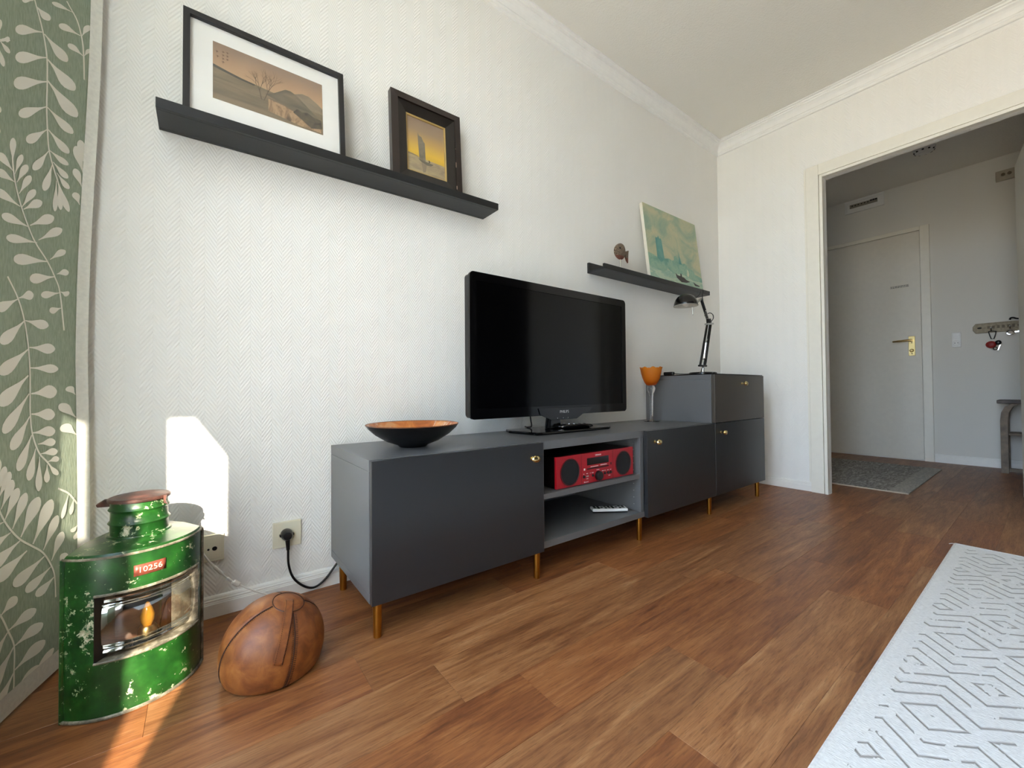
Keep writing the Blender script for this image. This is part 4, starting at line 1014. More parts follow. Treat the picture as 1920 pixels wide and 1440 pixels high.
class Pic:
    """leaning picture: (u, v, n) -> world; n is towards the room"""
    def __init__(s, x0, y0, z0, tilt):
        s.o = Vector((x0, y0, z0)); t = math.radians(tilt)
        s.U = Vector((1, 0, 0)); s.V = Vector((0, math.sin(t), math.cos(t))); s.N = Vector((0, -math.cos(t), math.sin(t)))
    def __call__(s, u, v, n=0.0):
        return s.o + s.U * u + s.V * v + s.N * n
    def frame(s, u0, u1, v0, v1, w, d0, d1, mitre=0.0):
        """rectangular moulding: outer rect, inner rect inset w; depth d0 (back) to d1 outer front, inner front d1+mitre"""
        g = MB()
        O = [(u0, v0), (u1, v0), (u1, v1), (u0, v1)]; I = [(u0 + w, v0 + w), (u1 - w, v0 + w), (u1 - w, v1 - w), (u0 + w, v1 - w)]
        vs = [s(*p, d0) for p in O] + [s(*p, d1) for p in O] + [s(*p, d1 + mitre) for p in I] + [s(*p, d0) for p in I]
        fs = []
        for a in range(4):
            b = (a + 1) % 4
            fs += [(a, b, 4 + b, 4 + a), (4 + a, 4 + b, 8 + b, 8 + a), (8 + a, 8 + b, 12 + b, 12 + a), (12 + a, 12 + b, b, a)]
        return g.add(vs, fs)
    def slab(s, u0, u1, v0, v1, d0, d1):
        return MB().prism([s(u0, v0, d0), s(u1, v0, d0), s(u1, v1, d0), s(u0, v1, d0)], s.N * (d1 - d0))
    def shape(s, pts, n):
        return MB().poly([s(u, v, n) for u, v in pts])
    def stroke(s, pts, w, n):
        g = MB()
        for i in range(len(pts) - 1):
            a, b = Vector(pts[i]), Vector(pts[i + 1])
            d_ = (b - a); 
            if d_.length < 1e-6: continue
            p_ = Vector((-d_.y, d_.x)).normalized() * w / 2
            g.poly([s(*(a + p_), n), s(*(a - p_), n), s(*(b - p_), n), s(*(b + p_), n)])
        return g

def paint(name, hexes, axis_scale=(8, 8, 8), rough=0.6, detail=5):
    t = NT(name)
    nz = t.noise(t.mapping(t.pos(), axis_scale), 1.0, detail, 0.6, 0.6)
    k = len(hexes)
    return t.done(t.bsdf(t.ramp(nz, [(0.3 + 0.4 * i / (k - 1), C(h)) for i, h in enumerate(hexes)]), rough))
def vgrad(name, z0, z1, stops, noise=0.08, sc=14):
    t = NT(name)
    z = t.sep(t.pos())[2]
    f = t.math('DIVIDE', t.math('SUBTRACT', z, z0), z1 - z0)
    f = t.math('ADD', f, t.math('MULTIPLY', t.math('SUBTRACT', t.noise(t.pos(), sc, 4), 0.5), noise * 2))
    return t.done(t.bsdf(t.ramp(f, [(p, C(c)) for p, c in stops]), 0.6))

t = NT('picture_glazing')
mx = t.n('MixShader'); fr = t.n('LayerWeight'); fr.inputs[0].default_value = 0.5
fac = t.math('ADD', 0.03, t.math('MULTIPLY', t.math('POWER', fr.outputs['Facing'], 5.0), 0.6))
tr = t.n('BsdfTransparent'); gl = t.n('BsdfGlossy'); gl.inputs['Roughness'].default_value = 0.05
t.set(mx.inputs[0], fac); t.set(mx.inputs[1], tr.outputs[0]); t.set(mx.inputs[2], gl.outputs[0])
M_GLAZE = t.done(mx.outputs[0])

# --- framed landscape print (generic landscape in the print's colours)
P = Pic(-0.3985, -0.072, Z1 + 0.0150, 5.5)
FW, FH = 0.426, 0.317
fr1 = thing('framed_print', P.o, 'landscape print with a wide white mat in a thin black frame', 'picture')
ob('frame', P.frame(0, FW, 0, FH, 0.0155, -0.006, 0.016), mat('black_frame_wood', '15161a', 0.4), fr1, smooth=False)
ob('mat_board', P.slab(0.012, FW - 0.012, 0.012, FH - 0.012, -0.004, 0.004), mat('white_mat_board', 'f0efe9', 0.8, var=0.01), fr1, smooth=False)
A0, A1, B0, B1 = 0.067, 0.360, 0.078, 0.255
AW, AH = A1 - A0, B1 - B0
def a(u, v): return (A0 + u * AW, B0 + v * AH)
art = ob('print_sheet', P.slab(A0, A1, B0, B1, 0.0041, 0.0046), vgrad('print_sky', 1.50, 1.67, [(0.0, 'ab8a68'), (0.45, 'bf9b75'), (0.75, 'ad8b6b'), (1.0, '927964')], 0.05), fr1, smooth=False)
ob('print_mountain', P.shape([a(.66, .52), a(.72, .60), a(.79, .66), a(.86, .655), a(.94, .58), a(1, .50), a(1, .30), a(.66, .30)], 0.0048), paint('print_mount', ['6d6455', '857761', '9a8668'], (10, 10, 30)), art, smooth=False)
ob('print_ground', P.shape([a(0, 0), a(1, 0), a(1, .38), a(.80, .40), a(.55, .47), a(.36, .50), a(.24, .52), a(.12, .555), a(0, .60)], 0.0049), paint('print_ground', ['675a48', '796a53', '8b7a60'], (5, 5, 60)), art, smooth=False)
ob('print_ridge', P.shape([a(0, .60), a(.12, .555), a(.24, .52), a(.36, .50), a(.34, .47), a(.22, .485), a(.1, .52), a(0, .55)], 0.0050), mat('print_dark_ridge', '4b463c', 0.7), art, smooth=False)
ob('print_hill', P.shape([a(.44, .40), a(.52, .47), a(.58, .55), a(.63, .62), a(.68, .625), a(.74, .58), a(.80, .50), a(.90, .36), a(1, .22), a(1, .12), a(.80, .22), a(.6, .33)], 0.0051), paint('print_hill', ['4c453a', '665c4c', '7d6f59'], (8, 8, 26)), art, smooth=False)
ob('print_hut_wall', P.shape([a(.47, .10), a(.47, .33), a(.62, .30), a(.80, .21), a(.98, .10), a(.98, .02), a(.75, .03)], 0.0052), paint('print_hut', ['4a3a2c', '8b6f52', 'b08f6b', '5c4836'], (60, 60, 24)), art, smooth=False)
ob('print_foliage', P.shape([a(.70, .24), a(.74, .33), a(.79, .30), a(.84, .33), a(.90, .28), a(.98, .27), a(.99, .10), a(.88, .05), a(.80, .14)], 0.0053), paint('print_leafage', ['2e2a22', '4a4336', '60553f'], (50, 50, 50)), art, smooth=False)
br = MB()
random.seed(11)
def branch(u, v, ang, ln, depth, w):
    u2, v2 = u + ln * math.cos(ang), v + ln * math.sin(ang) * 1.65
    br.merge(P.stroke([a(u, v), a(u2, v2)], w, 0.0054))
    if depth:
        for k in range(2 if depth < 3 else 3):
            branch(u2, v2, ang + random.uniform(-0.55, 0.55), ln * random.uniform(0.6, 0.85), depth - 1, w * 0.65)
branch(.41, .26, 1.75, .10, 4, 0.0022); branch(.43, .26, 1.25, .11, 4, 0.0020)
ob('print_tree', br, mat('print_branches', '5c4b38', 0.7), art, smooth=False)
mk = MB()
for (u, v) in ((.035, .83), (.04, .75), (.085, .86), (.085, .80), (.085, .74), (.085, .68), (.12, .87), (.12, .81), (.12, .75)):
    mk.merge(P.stroke([a(u - .012, v + .012), a(u + .010, v + .004)], 0.0016, 0.0053)); mk.merge(P.stroke([a(u, v + .022), a(u - .004, v - .016)], 0.0014, 0.0053))
ob('print_signature', mk, mat('print_ink', '6a4e3c', 0.7), art, smooth=False)
ob('glazing', P.slab(0.0158, FW - 0.0158, 0.0158, FH - 0.0158, 0.0085, 0.0100), M_GLAZE, fr1, smooth=False)

# --- small sailing boat painting in a deep dark frame
P = Pic(0.196, -0.058, Z1 + 0.0205, 3.6)
FW, FH = 0.290, 0.349
fr2 = thing('framed_painting', P.o, 'small yellow seascape with a sailing boat in a deep dark brown frame', 'picture')
M_FR2 = mat('dark_brown_wood', '241915', 0.32, var=0.12, scale=25)
M_FR2B = mat('blackened_wood', '17120f', 0.35, var=0.1, scale=25)
ob('outer_frame', P.frame(0, FW, 0, FH, 0.026, -0.012, 0.014, 0.003), M_FR2, fr2, smooth=False)
ob('inner_frame', P.frame(0.0262, FW - 0.0262, 0.0262, FH - 0.0262, 0.036, -0.011, 0.011, -0.009), M_FR2B, fr2, smooth=False)
ob('slip', P.frame(0.0622, FW - 0.0622, 0.0622, FH - 0.0622, 0.005, -0.012, 0.001, -0.002), mat('gilt_slip', 'b4985e', 0.45, 0.3), fr2, smooth=False)
A0, A1, B0, B1 = 0.067, FW - 0.067, 0.067, FH - 0.067
AW, AH = A1 - A0, B1 - B0
def a(u, v): return (A0 + u * AW, B0 + v * AH)
art = ob('canvas', P.slab(A0 - .004, A1 + .004, B0 - .004, B1 + .004, -0.012, -0.006), vgrad('seascape_sky', 1.49, 1.73, [(0.0, 'a08a6c'), (0.20, 'b49a66'), (0.29, 'd0a940'), (0.38, 'd9b043'), (0.55, 'bf9a58'), (0.75, '9c8468'), (1.0, '877566')], 0.03), fr2, smooth=False)
ob('painted_sea', P.shape([a(0, 0), a(1, 0), a(1, .275), a(.5, .285), a(0, .30)], -0.0057), paint('seascape_sea', ['8d7d68', 'a59372', 'b3a076'], (14, 14, 60)), art, smooth=False)
ob('painted_coast', P.shape([a(0, .30), a(0, .33), a(.14, .325), a(.26, .31), a(.30, .295)], -0.0056), mat('seascape_coast', '8b7a5c', 0.7), art, smooth=False)
ob('painted_sail', P.shape([a(.31, .24), a(.29, .50), a(.28, .70), a(.285, .755), a(.31, .70), a(.38, .685), a(.42, .62), a(.465, .585), a(.47, .45), a(.475, .24)], -0.0055), paint('seascape_sail', ['6f6858', '7d7462', '8a7f68'], (20, 20, 20)), art, smooth=False)
ob('painted_hull', P.shape([a(.27, .265), a(.36, .215), a(.50, .185), a(.62, .195), a(.69, .235), a(.56, .245), a(.45, .245), a(.36, .25)], -0.0054), mat('seascape_hull', '6c6455', 0.7), art, smooth=False)
ob('painted_reflection', P.shape([a(.36, .21), a(.50, .18), a(.47, .05), a(.40, .03)], -0.0055), mat('seascape_reflect', '8a7c66', 0.7), art, smooth=False)
ob('painted_figure', P.stroke([a(.575, .245), a(.57, .29)], 0.004, -0.0053).merge(P.stroke([a(.55, .285), a(.60, .262)], 0.0018, -0.0053)), mat('seascape_dark', '4b4438', 0.7), art, smooth=False)
wr_ = MB()
for v0, v1 in ((.10, .14), (.36, .42), (.58, .585)):
    wr_.merge(P.slab(FW - 0.0285, FW - 0.0255, v0 * FH, v1 * FH, 0.0172, 0.0180))
ob('chipped_edge', wr_, mat('bare_wood_chip', 'b49b8a', 0.7), fr2, smooth=False)

# --- unframed misty city painting (generic skyline in its colours)
P = Pic(1.764, -0.072, Z2 + 0.0105, 6.6)
FW, FH, TKc = 0.598, 0.492, 0.020
can = thing('canvas_painting', P.o, 'unframed green misty city painting with a pale edge leaning above the lamp', 'painting')
ob('canvas_edge', P.slab(0, FW, 0, FH, -TKc, -0.0004), mat('raw_canvas', 'ddd8c8', 0.8, var=0.02), can, smooth=False)
t = NT('misty_paint')
p = t.pos()
nz = t.noise(t.mapping(p, (5, 5, 6)), 1.0, 5, 0.62, 0.8)
M_MIST = t.done(t.bsdf(t.ramp(nz, [(0.30, C('88a594')), (0.44, C('a2b398')), (0.56, C('bcbe9c')), (0.70, C('cfc59f'))]), 0.55, 0, t.bump(t.noise(p, 160, 3), 0.25, 0.001)))
art = ob('canvas_front', P.slab(0, FW, 0, FH, -0.0003, 0.0006), M_MIST, can, smooth=False)
def a(u, v): return (u * FW, v * FH)
M_TEAL = paint('teal_haze', ['4f8b85', '5e968e', '70a397'], (9, 9, 9))
M_TEAL2 = paint('teal_mass', ['6b9b8c', '82ab97', '9bb99f', '6f9f90'], (14, 14, 14))
M_WATER = paint('pale_water', ['a9c4ac', 'bccbb0', '93b5a2', 'c6cdb2'], (10, 10, 34))
ob('painted_water', P.shape([a(0, 0), a(1, 0), a(1, .20), a(.8, .22), a(.55, .22), a(.3, .20), a(0, .24)], 0.0008), M_WATER, art, smooth=False)
ob('painted_skyline', P.shape([a(0, .20), a(0, .36), a(.07, .355), a(.16, .33), a(.30, .345), a(.37, .36), a(.42, .345), a(.46, .36), a(.47, .41), a(.50, .43), a(.55, .40), a(.57, .36), a(.62, .345), a(.66, .36), a(.70, .35), a(.74, .31), a(.82, .30), a(.86, .25), a(1, .22), a(1, .16), a(.8, .15), a(.6, .20), a(.42, .17), a(.33, .22), a(.25, .16), a(.1, .17)], 0.0009), M_TEAL2, art, smooth=False)
ob('painted_tower', P.shape([a(.155, .33), a(.158, .575), a(.166, .60), a(.18, .59), a(.20, .60), a(.212, .63), a(.224, .60), a(.245, .59), a(.258, .605), a(.266, .575), a(.285, .33), a(.22, .28)], 0.0010), M_TEAL, art, smooth=False)
ob('painted_spire', P.shape([a(.55, .33), a(.565, .44), a(.572, .50), a(.58, .44), a(.605, .33)], 0.0010), M_TEAL, art, smooth=False)
M_BOATD = mat('boat_dark_paint', '3f3a37', 0.6)
ob('painted_boat', P.shape([a(.46, .19), a(.475, .13), a(.56, .085), a(.66, .095), a(.74, .12), a(.66, .135), a(.62, .16), a(.585, .16), a(.575, .20), a(.555, .20), a(.55, .165), a(.50, .165)], 0.0012), M_BOATD, art, smooth=False)
ob('painted_boat', P.shape([a(.80, .13), a(.83, .085), a(.92, .085), a(.93, .10), a(.86, .11)], 0.0012), M_BOATD, art, smooth=False)
ob('painted_smoke', P.shape([a(.70, .29), a(.705, .25), a(.69, .20), a(.715, .18), a(.735, .22), a(.725, .27)], 0.0011), mat('pale_smoke', 'd3d3b8', 0.7), art, smooth=False)

# ---------------------------------------------------------------- fish figure
FC = Vector((1.520, -0.043, 1.436))
fish = thing('fish_figure', (1.520, -0.043, Z2 + 0.010), 'carved wooden fish on a thin white rod standing on the right ledge', 'figurine')
t = NT('carved_fish')
p = t.obj()
wv = t.n('TexWave'); t.set(wv.inputs['Vector'], p); wv.inputs['Scale'].default_value = 90; wv.inputs['Distortion'].default_value = 16; wv.inputs['Detail'].default_value = 2
col = t.ramp(wv.outputs[0], [(0.2, C('3a2e26')), (0.55, C('6e5a47')), (0.9, C('a08c72'))])
zc = t.sep(t.pos())[2]
col = t.mix(t.math('MULTIPLY', t.math('LESS_THAN', zc, 1.408), 0.8), col, C('7a3d28'))
M_FISH = t.done(t.bsdf(col, 0.5, 0, t.bump(wv.outputs[0], 0.6, 0.003)))
fb = MB()
def fishbody(u, v):
    a_ = 2 * math.pi * u; b_ = math.pi * v
    r = math.sin(b_)
    z_ = math.cos(b_) * 0.046
    return FC + Vector((0.045 * r * math.cos(a_) - 0.008 * r * r, 0.020 * r * math.sin(a_), z_ + 0.004 * math.cos(a_) * r))
ob('body', fb.grid(fishbody, 24, 14), M_FISH, fish, weld=True)
ob('tail_fin', MB().prism([FC + Vector((0.030, -0.004, 0.004)), FC + Vector((0.068, -0.004, 0.018)), FC + Vector((0.064, -0.004, -0.015)), FC + Vector((0.062, -0.004, -0.054)), FC + Vector((0.050, -0.004, -0.042)), FC + Vector((0.040, -0.004, -0.020))], (0, 0.008, 0)), M_FISH, fish, smooth=False)
ob('eye', MB().ellipsoid(FC + Vector((-0.026, -0.017, 0.010)), (0.006, 0.004, 0.006), 12, 8), M_DARK, fish)
ob('side_fin', MB().prism([FC + Vector((-0.004, -0.020, 0.012)), FC + Vector((0.020, -0.018, -0.004)), FC + Vector((0.010, -0.019, -0.018)), FC + Vector((-0.006, -0.020, -0.006))], (0, -0.003, 0)), M_FISH, fish, smooth=False)
ob('rod', MB().cyl((1.518, -0.043, Z2 + 0.020), (1.518, -0.043, 1.394), 0.0038, n=10), mat('pale_rod', 'd9d4c6', 0.5), fish)
ob('foot_block', MB().lathe((1.535, -0.043, Z2 + 0.0102), [(0, 0.0), (0.028, 0.0), (0.030, 0.004), (0.026, 0.012), (0, 0.014)], 24), mat('foot_stone', 'b5b0a6', 0.6), fish)

# ================================================================ curtain
CY = [-1.0, -0.62, -0.45, -0.275, -0.15, -0.06, -0.012]
CX = [-0.76, -0.755, -0.738, -0.687, -0.6545, -0.6275, -0.607]
def cx_at(y):
    if y <= CY[0]: return CX[0]
    for i in range(len(CY) - 1):
        if y <= CY[i + 1]:
            f = (y - CY[i]) / (CY[i + 1] - CY[i]); return CX[i] * (1 - f) + CX[i + 1] * f
    return CX[-1]
def edge_shift(z, y):
    """the leading edge swings a little: fuller at the top"""
    f = max(0.0, (y + 0.20) / 0.20)
    return f * (0.018 * max(0.0, (z - 0.75)) / 0.9 + 0.004 * math.sin(z * 5.0))
def curt(y, z, off=0.0):
    return Vector((cx_at(y) + edge_shift(z, y) + off, y, z))
t = NT('sage_linen')
p = t.pos()
weave = t.noise(t.mapping(p, (300, 300, 60)), 1.0, 2)
scol = t.ramp(weave, [(0.3, C('9fac96')), (0.7, C('b4bfa9'))])
d1 = t.n('BsdfDiffuse'); t.set(d1.inputs[0], scol); t.set(d1.inputs['Normal'], t.bump(weave, 0.5, 0.001))
tl = t.n('BsdfTranslucent'); t.set(tl.inputs[0], scol)
mx = t.n('MixShader'); mx.inputs[0].default_value = 0.10
t.set(mx.inputs[1], d1.outputs[0]); t.set(mx.inputs[2], tl.outputs[0])
M_LINEN = t.done(mx.outputs[0])
t = NT('cream_print')
d1 = t.n('BsdfDiffuse'); d1.inputs[0].default_value = C('faf7ea')
tl = t.n('BsdfTranslucent'); tl.inputs[0].default_value = C('faf7ea')
mx = t.n('MixShader'); mx.inputs[0].default_value = 0.05
t.set(mx.inputs[1], d1.outputs[0]); t.set(mx.inputs[2], tl.outputs[0])
M_LEAFPRINT = t.done(mx.outputs[0])
M_HEM = mat('white_hem_lining', 'e4e1d6', 0.9, var=0.03, scale=120, bump=0.3, bscale=400)
cur = thing('curtain', (-0.64, -0.4, 0), 'sage green curtain printed with cream leaf sprigs beside the window', 'curtain')
ob('cloth', MB().grid(lambda u, v: curt(-0.44 + u * (0.44 - 0.012), 0.012 + v * 2.43), 40, 60), M_LINEN, cur, angle=80)
ob('cloth', MB().grid(lambda u, v: Vector((-0.742 + 0.012 * math.sin(u * 14), -1.05 + u * 0.34, 0.012 + v * 2.43)), 24, 8), M_LINEN, cur, angle=80)  # added panel out of view, blocks window light along the left
def hemf(u, v):
    z = 0.012 + v * 2.43
    b_ = curt(-0.012, z)
    return b_ + Vector((0.021 * u, 0.008 * math.sin(u * math.pi / 2) - 0.004, 0))
ob('side_hem', MB().grid(hemf, 4, 60), M_HEM, cur, angle=80, solid=0.0)
ob('bottom_hem', MB().grid(lambda u, v: curt(-0.44 + u * (0.44 - 0.012), 0.010 + v * 0.045, 0.0016), 40, 2), M_HEM, cur, angle=80)
lf = MB()
def leaf(by, bz, ty, tz, ay, az, cy_, cz_):
    B, T, Aa, Cc = Vector((by, bz)), Vector((ty, tz)), Vector((ay, az)), Vector((cy_, cz_))
    mid = B + (T - B) * 0.72
    wa, wc = (Aa - mid) * 1.38, (Cc - mid) * 1.38
    prof = [(0, .10), (.12, .14), (.28, .30), (.45, .62), (.60, .90), (.72, 1.0), (.84, .90), (.93, .62), (.98, .32), (1.0, 0.0)]
    L_ = [B + (T - B) * s + wa * f for s, f in prof]
    R_ = [B + (T - B) * s + wc * f for s, f in prof]
    for i in range(len(prof) - 1):
        quad = [L_[i], R_[i], R_[i + 1], L_[i + 1]]
        lf.add([curt(min(q.x, -0.0125), q.y, 0.0009) for q in quad], [(0, 1, 2, 3)])
for q in LEAVES: leaf(*q)
for s_ in STEMS:
    pts = spline([(a_, b_, 0) for a_, b_ in s_], 5)
    for i in range(len(pts) - 1):
        a_, b_ = pts[i], pts[i + 1]
        d_ = b_ - a_
        if d_.length < 1e-6: continue
        n_ = Vector((-d_.y, d_.x, 0)).normalized() * 0.0021
        lf.add([curt(min(q.x, -0.0125), q.y, 0.0008) for q in (a_ + n_, a_ - n_, b_ - n_, b_ + n_)], [(0, 1, 2, 3)])
# the print goes on above and beside what the photograph shows
random.seed(21)
def sprig(y0, z0, ln, sgn):
    pts = [(y0 + 0.03 * math.sin(i * 0.6) * sgn, z0 + ln * i / 7) for i in range(8)]
    for i in range(7):
        (ya, za), (yb, zb) = pts[i], pts[i + 1]
        lf.add([curt(ya - .002, za, .0008), curt(ya + .002, za, .0008), curt(yb + .002, zb, .0008), curt(yb - .002, zb, .0008)], [(0, 1, 2, 3)])
        for sd in (-1, 1):
            k = 0.055 - 0.004 * i
            leaf(ya, za, ya + sd * k, za + 0.035 * (1 if sgn > 0 else -1), ya + sd * k * .72 , za + 0.035 * .72 * sgn + .010, ya + sd * k * .72, za + 0.035 * .72 * sgn - .010)
for y0 in (-0.14, -0.26, -0.36):
    for z0 in (1.72, 2.08):
        sprig(y0, z0 + random.uniform(-.03, .03), 0.28, random.choice((1, -1)))
for z0 in (0.1, 0.45, 0.8, 1.15, 1.5, 1.85):
    pass; 0 and sprig(-0.52, z0, 0.28, random.choice((1, -1)))
lp = ob('leaf_print', lf, M_LEAFPRINT, cur, smooth=False, recalc=False)
lp['kind'] = 'stuff'

# ================================================================ ship lantern
LCc = Vector((-0.4834, -0.1999, 0)); LR = 0.1293
def lang(deg, r=LR): return Vector((LCc.x + r * math.cos(math.radians(deg)), LCc.y + r * math.sin(math.radians(deg)), 0))
t = NT('chipped_green_paint')
p = t.pos()
n1 = t.noise(p, 62, 6, 0.74, 0.3)
n2_ = t.noise(p, 9, 3, 0.5)
zz = t.sep(p)[2]
chip = t.math('ADD', n1, t.math('MULTIPLY', t.math('SUBTRACT', n2_, 0.5), 0.42))
m1 = t.math('GREATER_THAN', chip, 0.598)
m2 = t.math('GREATER_THAN', chip, 0.624)
green = t.ramp(t.noise(p, 22, 4, 0.6), [(0.3, C('0c2a0f')), (0.55, C('174315')), (0.75, C('265c20'))])
col = t.mix(m1, green, C('8fa07a'))
col = t.mix(m2, col, t.ramp(t.noise(p, 90, 3), [(0.35, C('8c8268')), (0.65, C('c4bda4'))]))
rough = t.math('ADD', 0.33, t.math('MULTIPLY', m1, 0.35))
M_GREEN = t.done(t.bsdf(col, rough, 0, t.bump(t.math('SUBTRACT', t.noise(p, 16, 3), t.math('MULTIPLY', m1, 0.3)), 0.25, 0.003)))
t = NT('worn_galvanised')
p = t.pos()
n1 = t.noise(p, 40, 5, 0.65)
M_GALV = t.done(t.bsdf(t.ramp(n1, [(0.3, C('4a453b')), (0.5, C('77705f')), (0.62, C('a49d8b')), (0.75, C('7d5b45'))]), 0.5, 0.35, t.bump(n1, 0.3, 0.002)))
M_RUST = mat('rusty_brown', '4a2f27', 0.45, var=0.35, scale=45, bump=0.4, bscale=90)
M_INNER = mat('dark_inside', '1c1a17', 0.45, var=0.2, scale=30)  # dark metal for the chamber and the left cheek
lan = thing('ship_lantern', (-0.48, -0.2, 0), 'old green painted ship lantern with chipped metal body on the floor', 'lantern')
BACK = [(-0.562, -0.200), (-0.527, -0.120), (-0.425, -0.105), (-0.388, -0.150)]
A0_, A1_ = -137.05, -6.7
O0, O1, OZ0, OZ1 = -110.0, -21.0, 0.116, 0.252
def plan(n=40, r=LR):
    pts = [lang(A0_ + (A1_ - A0_) * i / n, r) for i in range(n + 1)]
    return [(q.x, q.y) for q in pts] + [(x_, y_) for x_, y_ in reversed(BACK)]
def wallband(d0, d1, z0, z1, r=LR, n=20):
    return MB().grid(lambda u, v: lang(d0 + (d1 - d0) * u, r) + Vector((0, 0, z0 + (z1 - z0) * v)), n, 1)
ZTOP = 0.327
body = wallband(A0_, A1_, 0.0008, OZ0, n=36)
body.merge(wallband(A0_, A1_, OZ1, ZTOP, n=36)); body.merge(wallband(A0_, O0, OZ0, OZ1, n=8)); body.merge(wallband(O1, A1_, OZ0, OZ1, n=5))
bk = [(lang(A0_).x, lang(A0_).y)] + BACK + [(lang(A1_).x, lang(A1_).y)]
for i in range(len(bk) - 1):
    (xa, ya), (xb, yb) = bk[i], bk[i + 1]
    body.add([(xa, ya, 0.0008), (xb, yb, 0.0008), (xb, yb, ZTOP), (xa, ya, ZTOP)], [(0, 1, 2, 3)])
bo = ob('body', body, M_GREEN, lan, angle=30, weld=True, recalc=False)
pl_ = plan()
ob('base_plate', MB().prism([(x_, y_, 0.0006) for x_, y_ in pl_], (0, 0, 0.004)), M_GALV, lan, smooth=False)
# sloping lid from the body edge up to the chimney
CH = Vector((-0.470, -0.200, 0)); CR = 0.0515
lid = MB()
rows = []
N_ = len(pl_)
for f, zf in ((0.0, 0.0), (0.06, 0.006), (0.5, 0.009), (1.0, 0.014)):
    row = []
    for x_, y_ in pl_:
        v_ = Vector((x_ - CH.x, y_ - CH.y, 0)); e_ = CH + v_.normalized() * CR
        q = Vector((x_, y_, 0)).lerp(e_, f); q.z = ZTOP + zf
        row.append(q)
    rows.append(row)
for r_ in range(3):
    for i in range(N_):
        j = (i + 1) % N_
        lid.add([rows[r_][i], rows[r_][j], rows[r_ + 1][j], rows[r_ + 1][i]], [(0, 1, 2, 3)])
ob('lid', lid, M_GREEN, lan, weld=True, angle=40)
rim = MB()
rim.tube([lang(A0_ + (A1_ - A0_) * i / 36, LR + 0.001) + Vector((0, 0, ZTOP)) for i in range(37)], 0.0028, 6)
ob('top_rim', rim, M_GALV, lan)
rim = MB()
rim.tube([lang(A0_ + (A1_ - A0_) * i / 36, LR + 0.0015) + Vector((0, 0, 0.004)) for i in range(37)], 0.0035, 6)
ob('bottom_rim', rim, M_GALV, lan)
for dg in (A0_, A1_):
    q = lang(dg, LR + 0.001)
    ob('corner_strip', MB().cyl((q.x, q.y, 0.001), (q.x, q.y, ZTOP), 0.004, n=8), M_GALV if dg > -100 else M_GREEN, lan)
# window surround: flanges above and below, cheeks at the sides, dark chamber behind
for z_, nm in ((OZ1, 'upper_flange'), (OZ0, 'lower_flange')):
    s_ = 1 if z_ == OZ1 else -1
    ob(nm, MB().grid(lambda u, v: lang(O0 + (O1 - O0) * u, LR + 0.004 - 0.036 * v) + Vector((0, 0, z_ + s_ * (-0.001 + 0.0 * v))), 24, 2), M_GALV, lan, angle=30, solid=0.0015)
    ob('window_bead', MB().tube([lang(O0 + (O1 - O0) * i / 24, LR + 0.002) + Vector((0, 0, z_)) for i in range(25)], 0.0025, 6), M_GALV, lan)
for dg in (O0, O1):
    q0, q1 = lang(dg, LR + 0.002), lang(dg + (8 if dg == O0 else -14), LR - 0.040)
    ob('window_cheek', MB().add([(q0.x, q0.y, OZ0), (q1.x, q1.y, OZ0), (q1.x, q1.y, OZ1), (q0.x, q0.y, OZ1)], [(0, 1, 2, 3)]), M_GALV if dg == O1 else M_INNER, lan, smooth=False, solid=0.001)
ob('chamber', MB().grid(lambda u, v: lang(-165 + 210 * u, 0.060) * 1.0 + Vector((0, 0.0, OZ0 - 0.012 + (OZ1 - OZ0 + 0.024) * v)) + Vector((-0.012, 0.030, 0)), 24, 1), M_INNER, lan, recalc=False)
# ribbed lens
t = NT('lantern_lens_glass')
mx = t.n('MixShader'); lw = t.n('LayerWeight'); lw.inputs[0].default_value = 0.35
tr = t.n('BsdfTransparent'); tr.inputs[0].default_value = (0.86, 0.87, 0.84, 1)
gl = t.n('BsdfGlossy'); gl.inputs['Roughness'].default_value = 0.06
gl.inputs[0].default_value = (0.9, 0.9, 0.86, 1)
t.set(mx.inputs[0], t.math('ADD', 0.30, t.math('MULTIPLY', lw.outputs['Facing'], 0.65))); t.set(mx.inputs[1], tr.outputs[0]); t.set(mx.inputs[2], gl.outputs[0])
M_LENS = t.done(mx.outputs[0])
lens = MB()
LN = 44
def lensf(u, v):
    z_ = OZ0 + 0.004 + (OZ1 - OZ0 - 0.008) * v
    c_ = abs(v - 0.5) * 2
    r_ = 0.104 + 0.022 * math.sqrt(max(0.0, 1 - c_ ** 2.4))
    if c_ > 0.55: r_ += 0.0034 * math.cos((c_ - 0.55) * 2 * math.pi / 0.15)
    dg = O0 + 4 + (O1 - O0 - 12) * u
    return lang(dg, r_) + Vector((0, 0, z_))
ob('lens', lens.grid(lensf, 40, LN), M_LENS, lan, angle=60)
ob('reflector', MB().grid(lambda u, v: lang(-150 + 170 * u, 0.052) + Vector((0.0, 0.012, OZ0 + 0.006 + (OZ1 - OZ0 - 0.012) * v)), 20, 1), mat('dull_mirror', '4b4842', 0.3, 0.8, var=0.15, scale=30), lan, recalc=False)
ob('bulb_holder', MB().lathe((-0.452, -0.250, OZ0 - 0.004), [(0, 0), (0.017, 0), (0.017, 0.020), (0.013, 0.026), (0, 0.026)], 20), M_BRASS, lan)
ob('bulb', MB().lathe((-0.452, -0.250, OZ0 + 0.022), [(0.008, 0), (0.012, 0.010), (0.013, 0.022), (0.009, 0.036), (0.003, 0.050), (0, 0.052)], 20), mat('amber_bulb', 'd9972c', 0.15), lan)
